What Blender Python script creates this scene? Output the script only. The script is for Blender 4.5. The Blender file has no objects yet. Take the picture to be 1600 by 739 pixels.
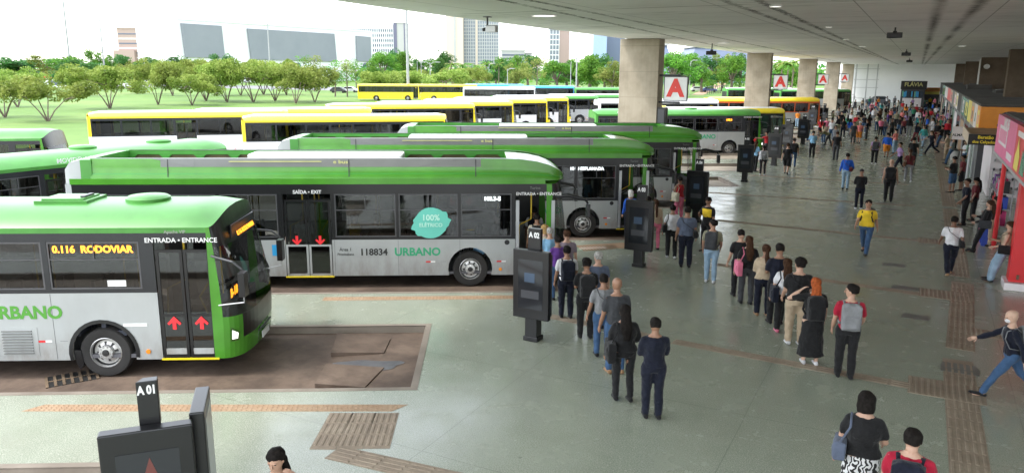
import bpy, bmesh, math, random
from mathutils import Vector, Matrix, noise
R = math.radians
C = bpy.context.scene.collection
# ------------------------------------------------------------------ camera, sky, sun, exposure
YAW, PIT, ROL, FPX, CAMZ = .4774, .2101, .0050, 1211.0, 5.6293
scene = bpy.context.scene
FW = Vector((-math.sin(YAW)*math.cos(PIT), math.cos(YAW)*math.cos(PIT), -math.sin(PIT)))
_rt = Vector((math.cos(YAW), math.sin(YAW), 0)); _up = _rt.cross(FW)
RT = _rt*math.cos(ROL)+_up*math.sin(ROL); UP = -_rt*math.sin(ROL)+_up*math.cos(ROL)
CAM = Vector((0, 0, CAMZ))
cd = bpy.data.cameras.new('camera'); cam = bpy.data.objects.new('camera', cd); C.objects.link(cam)
cam.matrix_world = Matrix.Translation(CAM) @ Matrix((RT, UP, -FW)).transposed().to_4x4()
cd.sensor_width = 36; cd.lens = FPX/1600*36; cd.clip_end = 6000; cd.clip_start = .05
scene.camera = cam
w = bpy.data.worlds.new('World'); scene.world = w; w.use_nodes = True
SUN_EL, SUN_AZ = R(58), R(-128)      # azimuth of the sun measured from +Y towards +X
nt = w.node_tree; bg = nt.nodes['Background']
sky = nt.nodes.new('ShaderNodeTexSky'); sky.sky_type = 'NISHITA'; sky.sun_disc = False
sky.sun_elevation = SUN_EL; sky.sun_rotation = SUN_AZ; sky.air_density = 1.0; sky.dust_density = 1.2; sky.ozone_density = .4
hs = nt.nodes.new('ShaderNodeHueSaturation'); hs.inputs['Saturation'].default_value = .3; nt.links.new(sky.outputs[0], hs.inputs['Color']); nt.links.new(hs.outputs[0], bg.inputs[0]); bg.inputs[1].default_value = .15
sd = bpy.data.lights.new('sun', 'SUN'); sd.energy = .5; sd.angle = R(9); sd.color = (1, .96, .9)
so = bpy.data.objects.new('sun', sd); C.objects.link(so)
sdir = Vector((math.sin(SUN_AZ)*math.cos(SUN_EL), math.cos(SUN_AZ)*math.cos(SUN_EL), math.sin(SUN_EL)))
so.rotation_euler = sdir.to_track_quat('Z', 'Y').to_euler()
scene.view_settings.view_transform = 'Standard'; scene.view_settings.look = 'None'
scene.view_settings.exposure = 2.45; scene.view_settings.gamma = 1
scene.render.engine = 'CYCLES'
scene.cycles.max_bounces = 7; scene.cycles.diffuse_bounces = 5; scene.cycles.glossy_bounces = 3
scene.cycles.transparent_max_bounces = 12; scene.cycles.use_denoising = True
scene.cycles.caustics_reflective = False; scene.cycles.caustics_refractive = False; scene.cycles.sample_clamp_indirect = 6
def G(px, py, z=0.):                 # photo pixel -> world point at height z
    v = FW*FPX+RT*(px-800)-UP*(py-369.5); t = (z-CAMZ)/v.z
    return CAM+v*t
def D(px, py, d):                    # photo pixel -> world point at depth d
    return CAM+(FW*FPX+RT*(px-800)-UP*(py-369.5))*(d/FPX)
def onX(px, py, X):
    v = FW*FPX+RT*(px-800)-UP*(py-369.5); return CAM+v*(X/v.x)
def onY(px, py, Y):
    v = FW*FPX+RT*(px-800)-UP*(py-369.5); return CAM+v*(Y/v.y)
rnd = random.Random(7)
# ------------------------------------------------------------------ materials
MATS = {}
def principled(name, col, rough=.6, metal=0., spec=.5):
    m = bpy.data.materials.new(name); m.use_nodes = True
    b = m.node_tree.nodes['Principled BSDF']
    b.inputs['Base Color'].default_value = (*col, 1); b.inputs['Roughness'].default_value = rough
    b.inputs['Metallic'].default_value = metal; b.inputs['Specular IOR Level'].default_value = spec
    return m, m.node_tree, b
def noise_col(nt, b, col, amt=.15, scale=3., detail=5, sock='Base Color', coord='Object', dark=None):
    tc = nt.nodes.new('ShaderNodeTexCoord'); n = nt.nodes.new('ShaderNodeTexNoise')
    n.inputs['Scale'].default_value = scale; n.inputs['Detail'].default_value = detail
    nt.links.new(tc.outputs[coord], n.inputs['Vector'])
    r = nt.nodes.new('ShaderNodeValToRGB'); nt.links.new(n.outputs['Fac'], r.inputs[0])
    lo = dark or [c*(1-amt) for c in col]; hi = [min(1, c*(1+amt)) for c in col]
    r.color_ramp.elements[0].position = .3; r.color_ramp.elements[1].position = .7
    r.color_ramp.elements[0].color = (*lo, 1); r.color_ramp.elements[1].color = (*hi, 1)
    nt.links.new(r.outputs[0], b.inputs[sock]); return tc, n, r
def bump(nt, b, scale, strength, dist=.01, coord='Object'):
    tc = nt.nodes.new('ShaderNodeTexCoord'); n = nt.nodes.new('ShaderNodeTexNoise')
    n.inputs['Scale'].default_value = scale; n.inputs['Detail'].default_value = 4
    nt.links.new(tc.outputs[coord], n.inputs['Vector'])
    bp = nt.nodes.new('ShaderNodeBump'); bp.inputs['Strength'].default_value = strength; bp.inputs['Distance'].default_value = dist
    nt.links.new(n.outputs['Fac'], bp.inputs['Height']); nt.links.new(bp.outputs[0], b.inputs['Normal'])
def paint(name, col, rough=.28, amt=.06, metal=0., bmp=0.):
    if name in MATS: return MATS[name]
    m, nt, b = principled(name, col, rough, metal); noise_col(nt, b, col, amt, 2.3)
    if bmp: bump(nt, b, 60, bmp)
    MATS[name] = m; return m
def emit(name, col, s):
    if name in MATS: return MATS[name]
    m, nt, b = principled(name, (0.02,)*3, .5); b.inputs['Emission Color'].default_value = (*col, 1); b.inputs['Emission Strength'].default_value = s
    MATS[name] = m; return m
def glass(name, tint=.3, refl=.14, rough=.03):
    if name in MATS: return MATS[name]
    m = bpy.data.materials.new(name); m.use_nodes = True; nt = m.node_tree; nt.nodes.clear()
    o = nt.nodes.new('ShaderNodeOutputMaterial'); t = nt.nodes.new('ShaderNodeBsdfTransparent'); g = nt.nodes.new('ShaderNodeBsdfGlossy')
    t.inputs[0].default_value = (tint, tint*1.03, tint, 1); g.inputs['Roughness'].default_value = rough
    lw = nt.nodes.new('ShaderNodeLayerWeight'); lw.inputs[0].default_value = .35
    mr = nt.nodes.new('ShaderNodeMapRange'); mr.inputs['To Min'].default_value = refl*.5; mr.inputs['To Max'].default_value = min(1, refl*4)
    nt.links.new(lw.outputs['Fresnel'], mr.inputs['Value'])
    mx = nt.nodes.new('ShaderNodeMixShader'); nt.links.new(mr.outputs[0], mx.inputs[0]); nt.links.new(t.outputs[0], mx.inputs[1]); nt.links.new(g.outputs[0], mx.inputs[2])
    nt.links.new(mx.outputs[0], o.inputs[0]); MATS[name] = m; return m
def mathn(nt, op, a, b=None, c=None):
    n = nt.nodes.new('ShaderNodeMath'); n.operation = op
    for i, v in enumerate((a, b, c)):
        if v is None: continue
        if isinstance(v, (int, float)): n.inputs[i].default_value = v
        else: nt.links.new(v, n.inputs[i])
    return n.outputs[0]
def mixc(nt, f, a, b, mode='MIX'):
    n = nt.nodes.new('ShaderNodeMix'); n.data_type = 'RGBA'; n.blend_type = mode
    for i, v in ((0, f), (6, a), (7, b)):
        if isinstance(v, (int, float)): n.inputs[i].default_value = v
        elif isinstance(v, tuple): n.inputs[i].default_value = (*v, 1)
        else: nt.links.new(v, n.inputs[i])
    return n.outputs[2]
def tnoise(nt, vec, scale, detail=4, rough=.5):
    n = nt.nodes.new('ShaderNodeTexNoise'); n.inputs['Scale'].default_value = scale; n.inputs['Detail'].default_value = detail; n.inputs['Roughness'].default_value = rough
    if vec is not None: nt.links.new(vec, n.inputs['Vector'])
    return n.outputs['Fac']
def ramp(nt, f, stops):
    r = nt.nodes.new('ShaderNodeValToRGB'); nt.links.new(f, r.inputs[0]); e = r.color_ramp.elements
    while len(e) < len(stops): e.new(.5)
    for i, (p, c) in enumerate(stops):
        e[i].position = p; e[i].color = (*c, 1) if isinstance(c, tuple) else (c, c, c, 1)
    return r.outputs[0]
def scaled(nt, vec, s):
    m = nt.nodes.new('ShaderNodeMapping'); m.inputs['Scale'].default_value = s; nt.links.new(vec, m.inputs['Vector']); return m.outputs[0]
def mat_floor():
    m, nt, b = principled('terrazzo', (.3, .34, .28), .3)
    tc = nt.nodes.new('ShaderNodeTexCoord').outputs['Object']
    big = tnoise(nt, tc, .22, 5); mid = tnoise(nt, tc, 1.3, 6, .65); fine = tnoise(nt, tc, 55, 2); spk = tnoise(nt, tc, 24, 2, .7)
    base = ramp(nt, big, [(.3, (.31, .335, .27)), (.7, (.38, .40, .33))])
    base = mixc(nt, .55, base, ramp(nt, mid, [(.25, (.25, .28, .215)), (.5, (.34, .365, .295)), (.8, (.36, .385, .305))]))
    base = mixc(nt, ramp(nt, fine, [(.42, 0.), (.60, .8)]), base, (.165, .195, .145))
    base = mixc(nt, ramp(nt, spk, [(.60, 0.), (.70, .65)]), base, (.48, .48, .42))
    sp = nt.nodes.new('ShaderNodeSeparateXYZ'); nt.links.new(tc, sp.inputs[0])
    def line(axis, per, wd, wob):
        v = mathn(nt, 'ADD', sp.outputs[axis], mathn(nt, 'MULTIPLY', tnoise(nt, tc, .6, 2), wob))
        f = mathn(nt, 'ABSOLUTE', mathn(nt, 'SUBTRACT', mathn(nt, 'FRACT', mathn(nt, 'DIVIDE', v, per)), .5))
        return mathn(nt, 'LESS_THAN', f, wd/per)
    ln = mathn(nt, 'MAXIMUM', line(0, 4.1, .009, .05), line(1, 3.6, .009, .05))
    base = mixc(nt, mathn(nt, 'MULTIPLY', ln, .45), base, (.10, .11, .09))
    st = ramp(nt, tnoise(nt, tc, .7, 8, .7), [(.5, 0.), (.8, .4)])
    base = mixc(nt, st, base, (.21, .215, .165))
    gum = nt.nodes.new('ShaderNodeTexVoronoi'); gum.inputs['Scale'].default_value = 1.5; nt.links.new(tc, gum.inputs['Vector'])
    sc = nt.nodes.new('ShaderNodeSeparateColor'); nt.links.new(gum.outputs['Color'], sc.inputs[0])
    gm = mathn(nt, 'LESS_THAN', gum.outputs['Distance'], mathn(nt, 'MULTIPLY', sc.outputs[0], .055))
    base = mixc(nt, mathn(nt, 'MULTIPLY', gm, .55), base, (.09, .095, .08))
    tr_ = ramp(nt, tnoise(nt, scaled(nt, tc, (1.2, .12, 1)), 1.0, 4, .6), [(.5, 0.), (.85, .3)])
    base = mixc(nt, tr_, base, (.22, .225, .18))
    nt.links.new(base, b.inputs['Base Color'])
    nt.links.new(ramp(nt, mid, [(.3, .13), (.7, .33)]), b.inputs['Roughness'])
    return m
def mat_noise3(name, scale, stops, rough=.8, bs=0., bscale=20, mid=0):
    m, nt, b = principled(name, (.3,)*3, rough)
    tc = nt.nodes.new('ShaderNodeTexCoord').outputs['Object']
    f = tnoise(nt, tc, scale, 7, .62); c = ramp(nt, f, stops)
    if mid:
        c = mixc(nt, ramp(nt, tnoise(nt, tc, scale*mid, 4, .6), [(.45, 0.), (.7, .5)]), c, tuple(stops[0][1]))
    nt.links.new(c, b.inputs['Base Color'])
    if bs: bump(nt, b, bscale, bs)
    MATS[name] = m; return m
def mat_ceiling():
    m, nt, b = principled('ceiling_plaster', (.6,)*3, .8)
    tc = nt.nodes.new('ShaderNodeTexCoord').outputs['Object']
    base = ramp(nt, tnoise(nt, tc, .35, 6), [(.25, (.74, .73, .72)), (.5, (.83, .82, .81)), (.8, (.88, .87, .86))])
    sp = nt.nodes.new('ShaderNodeSeparateXYZ'); nt.links.new(tc, sp.inputs[0]); X, Y = sp.outputs[0], sp.outputs[1]
    comb = tnoise(nt, scaled(nt, tc, (.8, 7, 1)), 1.6, 5, .75)
    wobx = mathn(nt, 'MULTIPLY', mathn(nt, 'SUBTRACT', comb, .5), 1.3)
    def band(x0, k, hw, wobble, soft):
        c = mathn(nt, 'SUBTRACT', X, mathn(nt, 'MULTIPLY_ADD', Y, k, x0)); c = mathn(nt, 'ADD', c, mathn(nt, 'MULTIPLY', wobx, wobble))
        return mathn(nt, 'SUBTRACT', 1, mathn(nt, 'SMOOTH_MIN', mathn(nt, 'DIVIDE', mathn(nt, 'ABSOLUTE', c), hw), 1, soft))
    fade = ramp(nt, tnoise(nt, scaled(nt, tc, (1, .25, 1)), .6, 3), [(.35, .2), (.6, 1.)])
    s = mathn(nt, 'MAXIMUM', band(.25, -.003, .2, .45, .1), band(1.15, -.006, .2, .45, .1))
    s = mathn(nt, 'MULTIPLY', mathn(nt, 'MULTIPLY', s, fade), mathn(nt, 'GREATER_THAN', comb, .40))
    s2 = mathn(nt, 'MAXIMUM', band(-7.46, -.082, .13, .35, .1), band(-7.73, -.0286, .12, .35, .1))
    s2 = mathn(nt, 'MAXIMUM', s2, mathn(nt, 'MAXIMUM', band(-4.2, .0, .13, .45, .1), band(-3.39, -.006, .13, .45, .1)))
    s2 = mathn(nt, 'MULTIPLY', mathn(nt, 'GREATER_THAN', s2, .3), mathn(nt, 'GREATER_THAN', tnoise(nt, tc, 6, 3, .7), .43))
    s2 = mathn(nt, 'MULTIPLY', s2, ramp(nt, tnoise(nt, tc, .8, 4), [(.35, .35), (.55, .9)]))
    fy = mathn(nt, 'ABSOLUTE', mathn(nt, 'SUBTRACT', mathn(nt, 'FRACT', mathn(nt, 'DIVIDE', mathn(nt, 'ADD', Y, mathn(nt, 'MULTIPLY', comb, .05)), 7.95)), .5))
    tr = mathn(nt, 'MULTIPLY', mathn(nt, 'LESS_THAN', fy, .005), ramp(nt, tnoise(nt, scaled(nt, tc, (.4, 1, 1)), 1.0, 3), [(.42, 0.), (.56, .8)]))
    sc = mathn(nt, 'MULTIPLY', mathn(nt, 'GREATER_THAN', tnoise(nt, scaled(nt, tc, (.22, 6, 1)), .8, 1), .735), mathn(nt, 'GREATER_THAN', X, -2))
    gx = mathn(nt, 'ABSOLUTE', mathn(nt, 'SUBTRACT', mathn(nt, 'FRACT', mathn(nt, 'DIVIDE', X, 3.1)), .5)); gl = mathn(nt, 'MULTIPLY', mathn(nt, 'LESS_THAN', gx, .005), .5)
    blt = ramp(nt, tnoise(nt, scaled(nt, tc, (.5, 2.2, 1)), .9, 6, .7), [(.54, 0.), (.75, .42)]); s = mathn(nt, 'MAXIMUM', s, mathn(nt, 'MAXIMUM', gl, blt))
    al = mathn(nt, 'MAXIMUM', mathn(nt, 'MAXIMUM', s, s2), mathn(nt, 'MAXIMUM', tr, mathn(nt, 'MULTIPLY', sc, .7)))
    al = mathn(nt, 'MINIMUM', al, .92)
    nt.links.new(mixc(nt, al, base, (.06, .052, .045)), b.inputs['Base Color']); return m
def mat_concrete():
    m, nt, b = principled('board_concrete', (.4,)*3, .85)
    tc = nt.nodes.new('ShaderNodeTexCoord').outputs['Object']
    v = tnoise(nt, scaled(nt, tc, (6, 6, .45)), 1.2, 6, .6); f = tnoise(nt, tc, 1.1, 6, .6)
    c = ramp(nt, v, [(.25, (.28, .235, .17)), (.5, (.33, .28, .205)), (.75, (.38, .325, .245))])
    c = mixc(nt, .5, c, ramp(nt, f, [(.35, (.19, .165, .12)), (.65, (.38, .34, .27))]))
    sp = nt.nodes.new('ShaderNodeSeparateXYZ'); nt.links.new(tc, sp.inputs[0])
    fy = mathn(nt, 'ABSOLUTE', mathn(nt, 'SUBTRACT', mathn(nt, 'FRACT', mathn(nt, 'DIVIDE', sp.outputs[2], 1.25)), .5))
    c = mixc(nt, mathn(nt, 'MULTIPLY', mathn(nt, 'LESS_THAN', fy, .012), .4), c, (.17, .14, .1))
    nt.links.new(c, b.inputs['Base Color']); bump(nt, b, 12, .3, .02); MATS['concrete'] = m; return m
def mat_leaf(name, c1, c2, sc=.5):
    m = bpy.data.materials.new(name); m.use_nodes = True; nt = m.node_tree; b = nt.nodes['Principled BSDF']
    g = nt.nodes.new('ShaderNodeNewGeometry').outputs['Position']
    f = tnoise(nt, g, sc, 3); c = ramp(nt, f, [(.35, tuple(c1)), (.65, tuple(c2))])
    oi = nt.nodes.new('ShaderNodeObjectInfo'); hs = nt.nodes.new('ShaderNodeHueSaturation')
    nt.links.new(mathn(nt, 'MULTIPLY_ADD', oi.outputs['Random'], .025, .493), hs.inputs['Hue']); nt.links.new(mathn(nt, 'MULTIPLY_ADD', oi.outputs['Random'], .5, .95), hs.inputs['Value']); nt.links.new(c, hs.inputs['Color'])
    nt.links.new(hs.outputs[0], b.inputs['Base Color']); b.inputs['Roughness'].default_value = .6; b.inputs['Specular IOR Level'].default_value = .2
    tr = nt.nodes.new('ShaderNodeBsdfTranslucent'); nt.links.new(hs.outputs[0], tr.inputs[0])
    mx = nt.nodes.new('ShaderNodeMixShader'); mx.inputs[0].default_value = .35
    nt.links.new(b.outputs[0], mx.inputs[1]); nt.links.new(tr.outputs[0], mx.inputs[2]); nt.links.new(mx.outputs[0], nt.nodes['Material Output'].inputs[0])
    MATS[name] = m; return m
M_black = paint('black_paint', (.006, .006, .007), .3); M_dkgrey = paint('dark_grey_paint', (.05, .052, .058), .4)
def dirty(name, col, rough=.3):
    m, nt, b = principled(name, col, rough); tc = nt.nodes.new('ShaderNodeTexCoord').outputs['Object']
    sp = nt.nodes.new('ShaderNodeSeparateXYZ'); nt.links.new(tc, sp.inputs[0])
    lowz = ramp(nt, sp.outputs[2], [(.3, 1.), (1., .12)]); n1 = tnoise(nt, scaled(nt, tc, (1.5, 1.5, .5)), 2.5, 6, .65)
    f = mathn(nt, 'MULTIPLY', lowz, ramp(nt, n1, [(.38, .1), (.7, .85)])); base = ramp(nt, tnoise(nt, tc, .8, 4), [(.3, tuple(c*.9 for c in col)), (.7, tuple(min(1, c*1.06) for c in col))])
    nt.links.new(mixc(nt, f, base, (.17, .14, .11)), b.inputs['Base Color']); nt.links.new(mathn(nt, 'MULTIPLY_ADD', f, .4, rough), b.inputs['Roughness']); MATS[name] = m; return m
M_white = paint('white_paint', (.72, .73, .73), .35, .05); M_silver = dirty('silver_panel', (.37, .39, .39), .28); M_band = paint('dark_window_band', (.018, .02, .023), .22)
M_green = paint('bus_green', (.065, .25, .022), .22, .12); M_greenroof = paint('bus_green_roof', (.055, .23, .035), .36, .12)
M_yellow = paint('bus_yellow', (.80, .62, .02), .3); M_red = paint('bright_red', (.62, .015, .02), .35); M_orange = paint('bus_orange', (.62, .12, .035), .3)
M_blue = paint('bus_blue', (.03, .30, .60), .3); M_fgrey = paint('fairing_grey', (.16, .165, .16), .35, .08)
M_rubber = paint('tyre_rubber', (.022, .021, .02), .85, .3); M_metal = paint('rim_metal', (.50, .50, .49), .3, .15, .6)
M_glass = glass('tinted_glass', .46, .10); M_screen = glass('windscreen_glass', .6, .12); M_clear = glass('clear_glass', .75, .1)
M_led = emit('amber_led', (1, .30, .015), .8); M_ledg = emit('amber_led_bright', (1, .30, .015), 5.0); M_ledw = emit('white_led', (.9, .95, 1), 3.0)
M_seat = paint('seat_blue_grey', (.03, .035, .05), .7); M_pole = paint('yellow_rail', (.6, .42, .03), .4)
M_wtext = paint('white_lettering', (.75,)*3, .5, .02); M_gtext = paint('green_lettering', (.07, .27, .03), .4, .05); M_teal = paint('teal_disc', (.13, .55, .45), .4, .04)
M_ttext = paint('teal_lettering', (.03, .33, .16), .4, .04); M_btext = paint('black_lettering', (.02,)*3, .5, .02)
M_lamp = emit('lit_lamp', (1, .97, .88), .55)
M_scrn = paint('dark_screen', (.018, .02, .024), .08, .1); M_rtext = paint('red_lettering', (.65, .03, .02), .4, .03)
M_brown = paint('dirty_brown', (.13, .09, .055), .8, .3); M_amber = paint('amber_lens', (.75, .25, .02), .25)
M_steel = paint('galvanised_steel', (.42, .43, .44), .4, .1, .5); M_floorin = paint('bus_interior', (.10, .10, .11), .7)
mat_concrete()
# ------------------------------------------------------------------ mesh building
class MB:
    def __init__(s): s.v = []; s.f = []; s.m = []; s.mats = []
    def mi(s, m):
        if m not in s.mats: s.mats.append(m)
        return s.mats.index(m)
    def face(s, pts, m):
        i = len(s.v); s.v += [Vector(p) for p in pts]; s.f.append(tuple(range(i, i+len(pts)))); s.m.append(s.mi(m))
    def box(s, x0, x1, y0, y1, z0, z1, m, mx=None):
        i = len(s.v); P = [Vector((x, y, z)) for z in (z0, z1) for y in (y0, y1) for x in (x0, x1)]
        if mx is not None: P = [mx @ p for p in P]
        s.v += P
        for q in ((0, 2, 3, 1), (4, 5, 7, 6), (0, 1, 5, 4), (2, 6, 7, 3), (0, 4, 6, 2), (1, 3, 7, 5)):
            s.f.append(tuple(i+k for k in q)); s.m.append(s.mi(m))
    def cbox(s, c, sz, m, mx=None):
        s.box(c[0]-sz[0]/2, c[0]+sz[0]/2, c[1]-sz[1]/2, c[1]+sz[1]/2, c[2]-sz[2]/2, c[2]+sz[2]/2, m, mx)
    def prism(s, poly, z0, z1, m, mt=None):       # poly in xy
        i = len(s.v); n = len(poly)
        s.v += [Vector((p[0], p[1], z0)) for p in poly]+[Vector((p[0], p[1], z1)) for p in poly]
        s.f.append(tuple(i+k for k in range(n))[::-1]); s.m.append(s.mi(m)); s.f.append(tuple(i+n+k for k in range(n))); s.m.append(s.mi(mt or m))
        for k in range(n):
            s.f.append((i+k, i+(k+1) % n, i+n+(k+1) % n, i+n+k)); s.m.append(s.mi(m))
    def xz(s, poly, y0, y1, m):                   # polygon in xz extruded along y
        i = len(s.v); n = len(poly)
        s.v += [Vector((p[0], y0, p[1])) for p in poly]+[Vector((p[0], y1, p[1])) for p in poly]
        s.f.append(tuple(i+k for k in range(n))); s.f.append(tuple(i+n+k for k in range(n))[::-1]); s.m += [s.mi(m)]*2
        for k in range(n):
            s.f.append((i+k, i+n+k, i+n+(k+1) % n, i+(k+1) % n)); s.m.append(s.mi(m))
    def grid(s, rows, m, mf=None, close=False):
        i = len(s.v); nr = len(rows); nc = len(rows[0])
        for r in rows: s.v += [Vector(p) for p in r]
        for a in range(nr-1):
            for b in range(nc if close else nc-1):
                b2 = (b+1) % nc; mm = mf(a, b) if mf else m
                if mm is None: continue
                s.f.append((i+a*nc+b, i+a*nc+b2, i+(a+1)*nc+b2, i+(a+1)*nc+b)); s.m.append(s.mi(mm))
    def tube(s, pts, rad, m, n=8, cap=True, up=None):  # rad: number, list of numbers or (rx, ry)
        pts = [Vector(p) for p in pts]; rows = []
        if isinstance(rad, (int, float)): rad = [rad]*len(pts)
        pu = Vector(up) if up else None
        for k, p in enumerate(pts):
            t = (pts[min(k+1, len(pts)-1)]-pts[max(k-1, 0)]).normalized()
            if pu is None:
                a = Vector((0, 0, 1)) if abs(t.z) < .9 else Vector((0, 1, 0))
            else: a = pu
            u = (a-t*a.dot(t)).normalized(); pu = u if up is None else pu; v = t.cross(u)
            r = rad[k]; rx, ry = r if isinstance(r, tuple) else (r, r)
            rows.append([p+v*(rx*math.cos(2*math.pi*j/n))+u*(ry*math.sin(2*math.pi*j/n)) for j in range(n)])
        i = len(s.v); s.grid(rows, m, close=True)
        if cap:
            s.f.append(tuple(i+j for j in range(n))[::-1]); s.m.append(s.mi(m)); e = i+(len(rows)-1)*n
            s.f.append(tuple(e+j for j in range(n))); s.m.append(s.mi(m))
    def lathe(s, prof, axis, org, m, n=20, mf=None):   # prof: (r, h) about axis
        ax = Vector(axis).normalized(); a = Vector((0, 0, 1)) if abs(ax.z) < .9 else Vector((1, 0, 0))
        u = (a-ax*a.dot(ax)).normalized(); v = ax.cross(u); o = Vector(org)
        s.grid([[o+ax*h+(u*math.cos(2*math.pi*j/n)+v*math.sin(2*math.pi*j/n))*r for j in range(n)] for r, h in prof], m, mf, close=True)
    def ell(s, c, r, m, n=12, k=8, mx=None):
        rows = []
        for a in range(k+1):
            t = math.pi*a/k; q = max(math.sin(t), .02)
            rows.append([Vector((c[0]+r[0]*q*math.cos(2*math.pi*j/n), c[1]+r[1]*q*math.sin(2*math.pi*j/n), c[2]-r[2]*math.cos(t))) for j in range(n)])
        if mx is not None: rows = [[mx @ p for p in q] for q in rows]
        s.grid(rows, m, close=True)
    def mesh(s, name):
        me = bpy.data.meshes.new(name); me.from_pydata([tuple(p) for p in s.v], [], s.f)
        for m in s.mats: me.materials.append(m)
        me.polygons.foreach_set('material_index', s.m); me.update(); return me
    def build(s, name, parent=None, loc=None, smooth=False, fix=True, bevel=0.):
        me = s.mesh(name)
        if fix or smooth:
            bm = bmesh.new(); bm.from_mesh(me)
            if smooth: bmesh.ops.remove_doubles(bm, verts=bm.verts, dist=.0004)
            bmesh.ops.recalc_face_normals(bm, faces=bm.faces); bm.to_mesh(me); bm.free()
        if smooth:
            me.shade_smooth()
            me.set_sharp_from_angle(angle=R(38))
        o = bpy.data.objects.new(name, me); C.objects.link(o)
        if parent: o.parent = parent
        if loc is not None: o.location = loc
        if bevel:
            b = o.modifiers.new('bevel', 'BEVEL'); b.width = bevel; b.segments = 2; b.limit_method = 'ANGLE'
        return o
LABELS = {}
def tag(o, label, cat, group=None, kind=None):
    o['label'] = label; o['category'] = cat
    if group: o['group'] = group
    if kind: o['kind'] = kind
    if label in LABELS and not kind: print('DUPLABEL', label)
    LABELS[label] = o.name
    return o
def struct(o, label=None, kind='structure'):
    o['kind'] = kind
    return o
def empty(name, loc=(0, 0, 0), rz=0., parent=None):
    o = bpy.data.objects.new(name, None); C.objects.link(o); o.location = loc; o.rotation_euler = (0, 0, rz); o.empty_display_size = .2
    if parent: o.parent = parent
    return o
_tc = {}
TMP = bpy.data.scenes.new('scratch')
def evaluated(ob):
    TMP.collection.objects.link(ob); vl = TMP.view_layers[0]; vl.update(); dg = vl.depsgraph
    me = bpy.data.meshes.new_from_object(ob.evaluated_get(dg)); bpy.data.objects.remove(ob); return me
def text(s, size, m, name='lettering', parent=None, mx=None, bold=0., align='CENTER', ext=.002, sx=1.):
    key = (s, size, bold, align, ext)
    if key not in _tc:
        cu = bpy.data.curves.new('t', 'FONT'); cu.body = s; cu.size = size; cu.extrude = ext; cu.offset = bold*size*1.5; cu.align_x = align; cu.align_y = 'CENTER'; cu.resolution_u = 3
        ob = bpy.data.objects.new('t', cu); _tc[key] = evaluated(ob)
    me = _tc[key].copy(); me.materials.clear(); me.materials.append(m)
    o = bpy.data.objects.new(name, me); C.objects.link(o)
    if parent: o.parent = parent
    o.matrix_local = (mx if mx is not None else Matrix()) @ Matrix.Diagonal((sx, 1, 1, 1))
    return o
def face_mx(org, right, up):          # text plane: x = right, y = up
    r = Vector(right).normalized(); u = Vector(up).normalized(); n = r.cross(u)
    m = Matrix((r, u, n)).transposed().to_4x4(); m.translation = Vector(org); return m
# ------------------------------------------------------------------ ground, platform, roads
BD = Vector((math.cos(R(30)), math.sin(R(30)), 0)); BN = Vector((math.sin(R(30)), -math.cos(R(30)), 0))
M_floor = mat_floor(); M_ceil = mat_ceiling()
M_asph = mat_noise3('yard_concrete', .25, [(.3, (.26, .24, .21)), (.7, (.38, .36, .32))], .85, .3, 40, 9); M_bayp = mat_noise3('pale_bay_concrete', .7, [(.3, (.20, .165, .13)), (.5, (.30, .26, .21)), (.75, (.38, .34, .28))], .8, .3, 30, 5)
M_bay = mat_noise3('bay_asphalt', .7, [(.3, (.055, .036, .026)), (.5, (.115, .08, .058)), (.75, (.20, .145, .108))], .8, .4, 30, 5)
M_grass = mat_noise3('lawn', .05, [(.3, (.07, .145, .02)), (.5, (.105, .20, .03)), (.72, (.17, .23, .05))], .9, .6, 3, 7)
M_road = mat_noise3('far_road', .3, [(.3, (.16, .16, .17)), (.7, (.22, .22, .23))], .8)
M_tact = mat_noise3('tactile_tile', 1.6, [(.25, (.17, .135, .10)), (.5, (.26, .205, .15)), (.75, (.34, .28, .21))], .75, .3, 60, 6)
M_tactr = mat_noise3('tactile_tile_pale', 2.2, [(.25, (.26, .165, .10)), (.5, (.33, .22, .135)), (.75, (.36, .27, .18))], .75, .3, 60, 6)
M_kerb = mat_noise3('kerb_stone', 1.4, [(.3, (.15, .125, .10)), (.7, (.27, .235, .195))], .85, .4, 20, 4)
M_earth = mat_noise3('red_earth', .4, [(.3, (.32, .2, .12)), (.7, (.42, .3, .19))], .9)
M_patch = mat_noise3('cover_patch', 3, [(.3, (.10, .10, .09)), (.7, (.17, .165, .15))], .6)
M_oil = mat_noise3('oil_patch', 3, [(.3, (.05, .05, .055)), (.7, (.10, .10, .105))], .5)
def sheet(name, pts, z, m, kind='structure', thick=0.):
    mb = MB()
    if thick: mb.prism(pts, z-thick, z, m)
    else: mb.face([(p[0], p[1], z) for p in pts], m)
    return struct(mb.build(name), kind=kind)
sheet('ground', [(-2500, -600), (900, -600), (900, 2500), (-2500, 2500)], -.17, M_asph)
# lawn west of the bus yard
sheet('lawn', [(-52, -80), (-50, 22), (-45, 45), (-47, 75), (-62, 118), (-90, 150), (-120, 178), (-330, 178), (-520, -80)], -.13, M_grass)
sheet('far_road', [(-520, 178), (-118, 180), (-80, 190), (-80, 212), (-520, 212)], -.125, M_road)
sheet('far_lawn', [(-900, 214), (-60, 214), (-20, 420), (-20, 900), (-900, 900)], -.121, M_grass)
pA = [G(1072, 150), G(1068, 122), G(1110, 116), G(1175, 116), G(1190, 150)]
sheet('bank_lawn', [(-75, 150), (-150, 420), (-60, 480), (-14.5, 300), (-14.5, 185), (-24, 150)], -.117, M_grass)
p0 = G(1080, 148); p1 = G(1088, 148); p2 = G(1168, 116); p3 = G(1150, 116)
sheet('dirt_path', [p0[:2], (p0.x+3, p0.y), p2[:2], p3[:2]], -.1, M_earth)
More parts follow.
